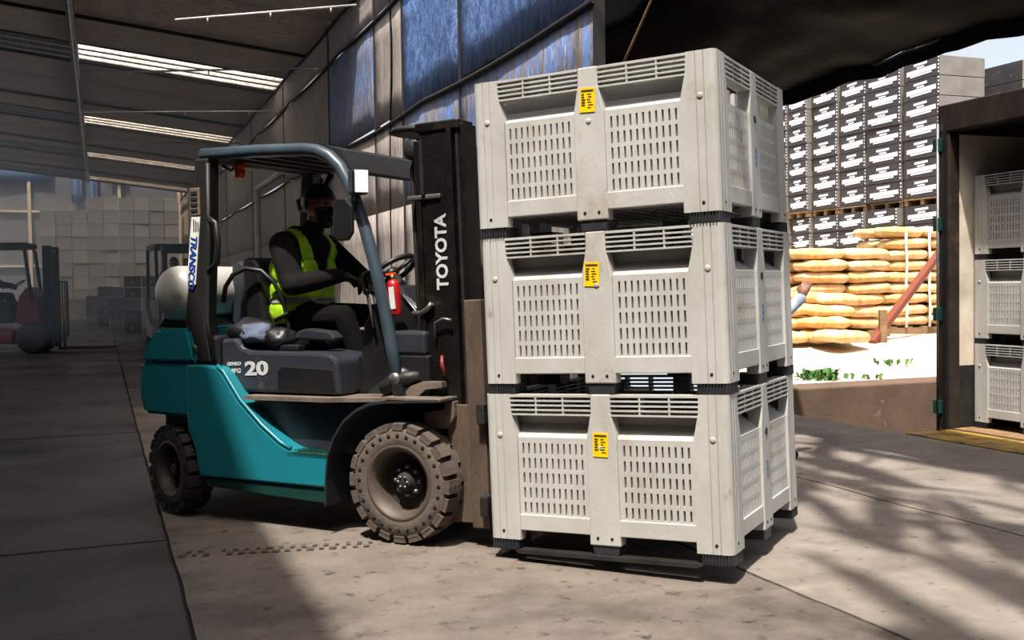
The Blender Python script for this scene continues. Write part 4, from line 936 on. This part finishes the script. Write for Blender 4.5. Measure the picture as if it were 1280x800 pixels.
for ci, (s0, s1, nu, nl, lean) in enumerate(cols):
    w_ = s1-s0
    for tier, (zb, n, h) in enumerate(((YZ+.14, nl, .335), (YZ+.14+nl*.335+.13, nu, .345))):
        me, pm = carton_mesh(w_, h, 1.0)
        jt = random.uniform(-.05, .05)
        pal = empty('pallet', P(s0, 13.6+jt, zb-.12), (0, 0, SHED_RZ)); tag(pal, 'wooden pallet under the %s tier of the %s' % (('lower', 'upper')[tier], 'carton '+CN[ci]), 'pallet', ('lower', 'upper')[tier]+' carton pallets')
        for k in range(3): MB().box(.02, .98, w_*k/2*.88+.01, w_*k/2*.88+.1, 0, .09).build('bearer', M['wood'], pal)
        MB().box(0, 1, 0, w_, .09, .115).build('deck_boards', M['wood'], pal)
        for k in range(n):
            ln = lean*tier*(k+.5)
            c = empty('carton', P(s0+ln*.6, 13.6+jt+random.uniform(-.015, .015), zb+h*k), (0, 0, SHED_RZ+random.uniform(-.01, .01)+(.1 if (ci == 1 and tier) else 0)))
            tag(c, 'dark carton, %s, %s tier, %s' % (ORD[n-1-k], ('lower', 'upper')[tier], CN[ci]), 'carton', 'dark cartons stacked in the %s tier' % ('lower', 'upper')[tier])
            link('box', me, c); link('print', pm, c, label='white carton lettering')
for t0 in (15.3, 17.0):
    for k in range(13):
        me, _ = carton_mesh(1.0, .36, 1.2) if k == 0 else (me, 0)
        c = link('wrapped_carton', me, None, P(14.4, t0, YZ+.02+.36*k), (0, 0, SHED_RZ)); tag(c, 'grey wrapped carton, %s, in the %s stack behind the trailer roof' % (NUM[k]+' from the ground' if k < 12 else 'topmost', 'nearer' if t0 < 16 else 'farther'), 'carton', 'wrapped cartons behind the trailer')
def sack_mesh(seed, mt):
    mb = MB(); mb.ball((0, 0, 0), (1, 1, 1), 20)
    sg = lambda a, e: math.copysign(abs(a)**e, a)
    for v in mb.v:
        x, y, z = sg(v.x, .42), sg(v.y, .42), sg(v.z, .7)
        edge = max(abs(x), abs(y)); th = (1-.42*edge**6)
        q = Vector((x*.378, y*.236, z*.084*th)); nn = mnoise.noise(Vector((x*1.7+seed, y*1.7, z))); q += Vector((.02*mnoise.noise(Vector((x, y+seed, 3))), .015*nn, .022*nn+.012*mnoise.noise(Vector((x*4, y*4+seed, 1))))); v.xyz = q
    return mb.mesh('sack', M[mt], True)
SK = [sack_mesh(i*3.7, 'sack' if i % 3 else 'sack2') for i in range(6)]
def sack(s, t, z, rz, label, group, sc=1):
    o = link('sack', random.choice(SK), None, P(s, t, z), (random.uniform(-.05, .05), random.uniform(-.05, .05), SHED_RZ+rz)); o.scale = (sc, sc, sc); tag(o, label, 'sack', group)
def pallet(s, t, z, lx, ly, label):
    r = empty('pallet', P(s, t, z), (0, 0, SHED_RZ)); tag(r, label, 'pallet')
    for k in range(3): MB().box(-lx/2, lx/2, -ly/2+k*(ly-.09)/2, -ly/2+.09+k*(ly-.09)/2, 0, .09).build('bearer', M['wood'], r)
    for k in range(6): MB().box(-lx/2+k*(lx-.1)/5, -lx/2+.1+k*(lx-.1)/5, -ly/2, ly/2, .09, .112).build('deck_board', M['wood'], r)
pallet(13.55, 12.05, YZ, 1.6, 1.0, 'wooden pallet under the neat stack of tan sacks')
for k in range(8):
    for j in range(2):
        for i in range(2): sack(13.3+.49*j+random.uniform(-.02, .02), 11.66+.76*i+random.uniform(-.03, .03), YZ+.205+.168*k, random.uniform(-.06, .06), 'tan sack in layer %s of the strapped stack, %s, %s' % (NUM[k], ('front row', 'rear row')[j], ('beside the timber', 'beside the trailer')[i]), 'sacks in the neat stack')
for j in range(2):
    for i in range(2): sack(13.3+.5*j, 11.6+.74*i, YZ+.205+.168*8+.02, .1+random.uniform(-.1, .1), 'tan paper sack lying loose on top of the strapped stack, %s, %s' % (('front row', 'rear row')[j], ('beside the timber', 'beside the trailer')[i]), 'sacks on top of the neat stack')
for i, t in enumerate((11.5, 11.95, 12.35)):
    mb = MB(); mb.tube([P(13.02, t+.01*math.sin(z*9), z) for z in [YZ+.1+.145*q for q in range(11)]], .02, 6); tag(mb.build('strap', M['white']), 'white strap over the neat sack stack, %s from the trailer' % ('third', 'second', 'first')[i], 'strap', 'white straps on the sack stack')
pallet(12.9, 9.95, YZ, 1.5, .9, 'wooden pallet under the slumped pile of tan sacks')
for k in range(7):
    for i in range(2):
        for j in range(2): sack(12.68+.5*j+random.uniform(-.05, .05), 9.6+.74*i+random.uniform(-.06, .06), YZ+.205+.168*k, random.uniform(-.12, .12), 'tan sack in layer %s of the slumped pile, %s, %s' % (NUM[k], ('front row', 'rear row')[j], ('far from the timber', 'close to the timber')[i]), 'sacks in the slumped pile')
for (s, t, z, r) in ((11.75, 9.0, .1, .2), (11.8, 8.3, .1, -.1), (11.85, 9.05, .26, .1), (12.1, 8.6, .26, .3), (12.0, 9.2, .42, -.2), (12.1, 8.7, .44, .05), (12.1, 9.4, .57, .1), (11.4, 9.0, .1, .2), (12.2, 9.1, .6, .1)): sack(s, t, YZ+z, r, 'tan paper sack fallen in front of the slumped pile, '+{.1: 'flat on the ground', .26: 'second layer of the heap', .42: 'third layer of the heap', .44: 'third layer of the heap', .57: 'on top of the heap', .6: 'on top of the heap', .27: 'second layer of the heap'}[z], 'fallen sacks')
def bar(p0, p1, w_, d_): 
    mb = MB(); q = (p1-p0).to_track_quat('Z', 'Y').to_matrix().to_4x4(); mb.box(-w_/2, w_/2, -d_/2, d_/2, 0, (p1-p0).length, b=.006); o = mb.mesh('beam', M['timber'], True); ob = link('timber_beam', o); ob.matrix_world = Matrix.Translation(p0) @ q; return ob
tag(bar(Vector((4.85, 14.36, YZ-.02)), Vector((6.42, 16.0, 1.72)), .1, .09), 'red-brown timber beam leaning against the sack stack', 'timber')
mb = MB(); mb.box(-.05, .05, -.04, .04, -.02, .42, b=.005); o = mb.build('timber_post', M['wood'], None, loc=(5.05, 14.5, YZ)); tag(o, 'short upright board at the foot of the leaning timber', 'timber')
def weed(p, n, h, lb):
    r = empty('weed', p); tag(r, lb, 'plant')
    mb = MB(); rr = random.Random(n)
    for k in range(n):
        a = rr.uniform(0, 2*PI); L_ = h*rr.uniform(.6, 1.2); w_ = .02*rr.uniform(.7, 1.5); d_ = Vector((math.cos(a), math.sin(a), 0)); s_ = Vector((-d_.y, d_.x, 0)); b0 = Vector((rr.uniform(-.22, .22), rr.uniform(-.1, .1), 0))
        p1 = b0+d_*L_*.35+Vector((0, 0, L_*.7)); p2 = b0+d_*L_*.8+Vector((0, 0, L_*.75))
        mb.add([b0-s_*w_*.4, b0+s_*w_*.4, p1+s_*w_, p1-s_*w_, p2], [(0, 1, 2, 3), (3, 2, 4)])
    o = mb.build('leaves', M['leaf'], r); solidify(o, .003)
weed(P(9.95, 7.55, .2), 60, .16, 'low green weed growing in the gravel behind the pit wall')
weed(P(10.4, 9.0, .3), 16, .09, 'tiny green weed sprouting in the bright yard')
weed(P(9.9, 8.1, .2), 14, .08, 'tiny green weed at the edge of the shaded gravel')

# ------------------------------------------------------------------ far shed: parked trucks, crates, cartons, sign
def small_truck(name, label, mt, loc, rz):
    r = empty(name, loc, (0, 0, rz)); tag(r, label, 'forklift')
    q = lambda nm, mb, m_: mb.build(nm, M[m_], r)
    q('counterweight', MB().prism([(-2.4, .5), (-2.42, .9), (-2.3, 1.05), (-1.8, 1.05), (-1.8, .35), (-2.2, .45)], -.52, .52, b=.03), mt)
    q('side_frame', MB().prism([(-1.8, .25), (-1.8, .85), (-1.6, .7), (-1.3, .5), (-.9, .45), (-.9, .2)], -.52, .52, b=.02), mt)
    q('engine_hood', MB().box(-1.8, -.95, -.45, .45, .6, 1.02, b=.03), 'black'); q('front_cowl', MB().prism([(-.85, .6), (-.8, 1.1), (-.65, 1.3), (-.45, 1.1), (-.4, .5)], -.45, .45, b=.02), mt)
    q('seat', MB().prism([(-1.7, 1.0), (-1.75, 1.45), (-1.62, 1.47), (-1.55, 1.12), (-1.2, 1.1), (-1.2, 1.0)], -.22, .22, b=.02), 'seat')
    for sg in (-1, 1):
        q('guard_rail', MB().tube([(-1.85, sg*.46, .9), (-1.8, sg*.46, 2.06), (-.72, sg*.46, 2.08), (-.66, sg*.46, 2.0), (-.55, sg*.46, 1.0)], .035, 8), 'gloss_black')
        q('mast_rail', MB().box(-.36, -.2, sg*.36-.05, sg*.36+.05, .1, 2.1, b=.005), 'mast')
        q('fork', MB().prism([(-.12, .6), (-.08, .6), (-.08, .1), (.9, .08), (.9, .06), (-.12, .06)], sg*.25-.05, sg*.25+.05), 'dark_steel')
        q('front_wheel', MB().lathe([(0, -.08), (.17, -.08), (.19, -.09), (.29, -.08), (.31, -.05), (.31, .05), (.29, .08), (0, .08)], 24, c=(-.55, sg*.46, .31)), 'rubber_dark')
        q('rear_wheel', MB().lathe([(0, -.07), (.15, -.07), (.25, -.07), (.265, -.04), (.265, .04), (.25, .07), (0, .07)], 24, c=(-2.1, sg*.44, .265)), 'rubber_dark')
    q('roof_panel', MB().box(-1.9, -.62, -.48, .48, 2.06, 2.16, b=.02), 'gloss_black')
    q('carriage_bar', MB().box(-.15, -.1, -.48, .48, .2, .3), 'dark_steel'); q('mast_crossbar', MB().box(-.34, -.24, -.34, .34, 1.95, 2.05), 'mast')
    mb = MB(); mb.tube([(-.08, -.5, .3), (-.08, -.5, 1.4), (-.08, .5, 1.4), (-.08, .5, .3)], .022, 8)
    for y in (-.25, 0, .25): mb.tube([(-.08, y, .3), (-.08, y, 1.4)], .014, 6)
    q('load_backrest', mb, 'gloss_black')
    q('steering_wheel', MB().lathe([(.15+.014*math.cos(a), .014*math.sin(a)) for a in [2*PI*i/6 for i in range(7)]], 20, axis='z', m=Matrix.Translation((-.9, 0, 1.35)) @ Matrix.Rotation(-.6, 4, 'Y')), 'black')
    return r
t1 = small_truck('forklift', 'dull red and black forklift parked in the hazy shed with load backrest', 'truck_red', P(23, -.62, gz(23)), SHED_RZ-.15)
t2 = small_truck('forklift', 'dark grey forklift standing end-on behind the gas cylinder', 'truck_grey', P(22.2, 1.6, gz(22)), SHED_RZ-PI/2+.1)
for tr, lb in ((t1, 'driver in dark clothes and vest seated in the red forklift'), (t2, 'driver seated in the dark grey forklift in the shed')):
    d2 = copy_tree(drv); d2.location = tr.location + Matrix.Rotation(tr.rotation_euler.z, 3, 'Z') @ Vector((-1.5, 0, 1.08)); d2.rotation_euler = (0, 0, tr.rotation_euler.z); d2['label'] = lb
def crate_mesh(w_, d_, h, mt):
    mb = MB(); mb.box(-w_/2, w_/2, -d_/2, d_/2, .008, h-.006, b=.012)
    mb.box(-w_/2-.006, w_/2+.006, -d_/2-.006, d_/2+.006, h-.05, h-.015); return mb.mesh('crate', M[mt], True)
CR = [crate_mesh(.52, .5, .5, 'crate'), crate_mesh(.52, .5, .5, 'crate2')]
for i in range(9):
    for k in range(9 if i > 2 else 8):
        o = link('storage_crate', CR[(i*3+k*5+i*k) % 2], None, P(43.6+random.uniform(-.03, .03), -1.75+.55*i, gz(43.6)+.5*k), (0, 0, SHED_RZ+random.uniform(-.02, .02)))
        tag(o, 'grey crate, level %s, column %s from the right wall, before the back net' % (NUM[k], NUM[8-i]), 'crate', 'crates stacked against the back net')
bx1, bx2 = crate_mesh(.42, .4, .3, 'carton'), crate_mesh(.42, .4, .3, 'crate')
mb = MB(); mb.box(-.03, .03, -.212, -.2, .1, .17); lab = mb.mesh('label_plate', M['yellow'], True)
for (s, t, n, w_) in ((29.5, 1.25, 5, 0), (29.9, .80, 5, 1), (32.5, .45, 4, 0), (34.5, .15, 4, 1), (36, -.2, 3, 0), (30.2, 1.7, 5, 1)):
    for k in range(n):
        c = link('goods_box', bx1 if (k+w_) % 3 else bx2, None, P(s, t, gz(s)+.3*k), (0, 0, SHED_RZ+random.uniform(-.08, .08))); tag(c, 'small goods box at level %s of the aisle stack %s' % (NUM[k], {29.5: 'nearest the grey forklift', 29.9: 'second from the grey forklift', 32.5: 'third from the grey forklift', 34.5: 'fourth from the grey forklift', 36: 'next to the yellow sign', 30.2: 'against the net wall'}[s]), 'box', 'goods boxes along the aisle')
        link('label_plate', lab, c, label='yellow label')
sg_ = empty('floor_sign', P(37, -1.1, gz(37)), (0, 0, SHED_RZ)); tag(sg_, 'yellow A-frame floor sign at the far end of the aisle', 'sign')
for q in (-1, 1): MB().prism([(-.15, 0), (.15, 0), (.11, .62), (-.11, .62)], -.012, .012, m=Matrix.Translation((0, q*.12, 0)) @ Matrix.Rotation(q*.19, 4, 'X')).build('panel', M['yellow'], sg_)
mb = MB(); mb.box(-3.5, .3, 40.2, 40.5, gz(40), gz(40)+.75, b=.02); o = mb.build('low_barrier', M['white_pipe']); o.matrix_world = SM; tag(o, 'low pale concrete barrier at the far end of the aisle', 'barrier')

# ------------------------------------------------------------------ mist haze in the rear of the shed
hm = bpy.data.materials.new('mist haze'); hm.use_nodes = True; hn = hm.node_tree; hn.nodes.remove(hn.nodes['Principled BSDF'])
vsn = hn.nodes.new('ShaderNodeVolumeScatter'); vsn.inputs['Color'].default_value = (.62, .78, 1, 1); vsn.inputs['Density'].default_value = .055; vsn.inputs['Anisotropy'].default_value = .3
hn.links.new(vsn.outputs[0], hn.nodes['Material Output'].inputs['Volume'])
hz = MB().box(-11.9, 3.0, 14.5, 44.7, .6, 4.85).build('mist_haze', hm); hz.matrix_world = SM; hz['kind'] = 'stuff'; tag(hz, 'thin bluish mist hanging in the rear of the shed', 'mist')
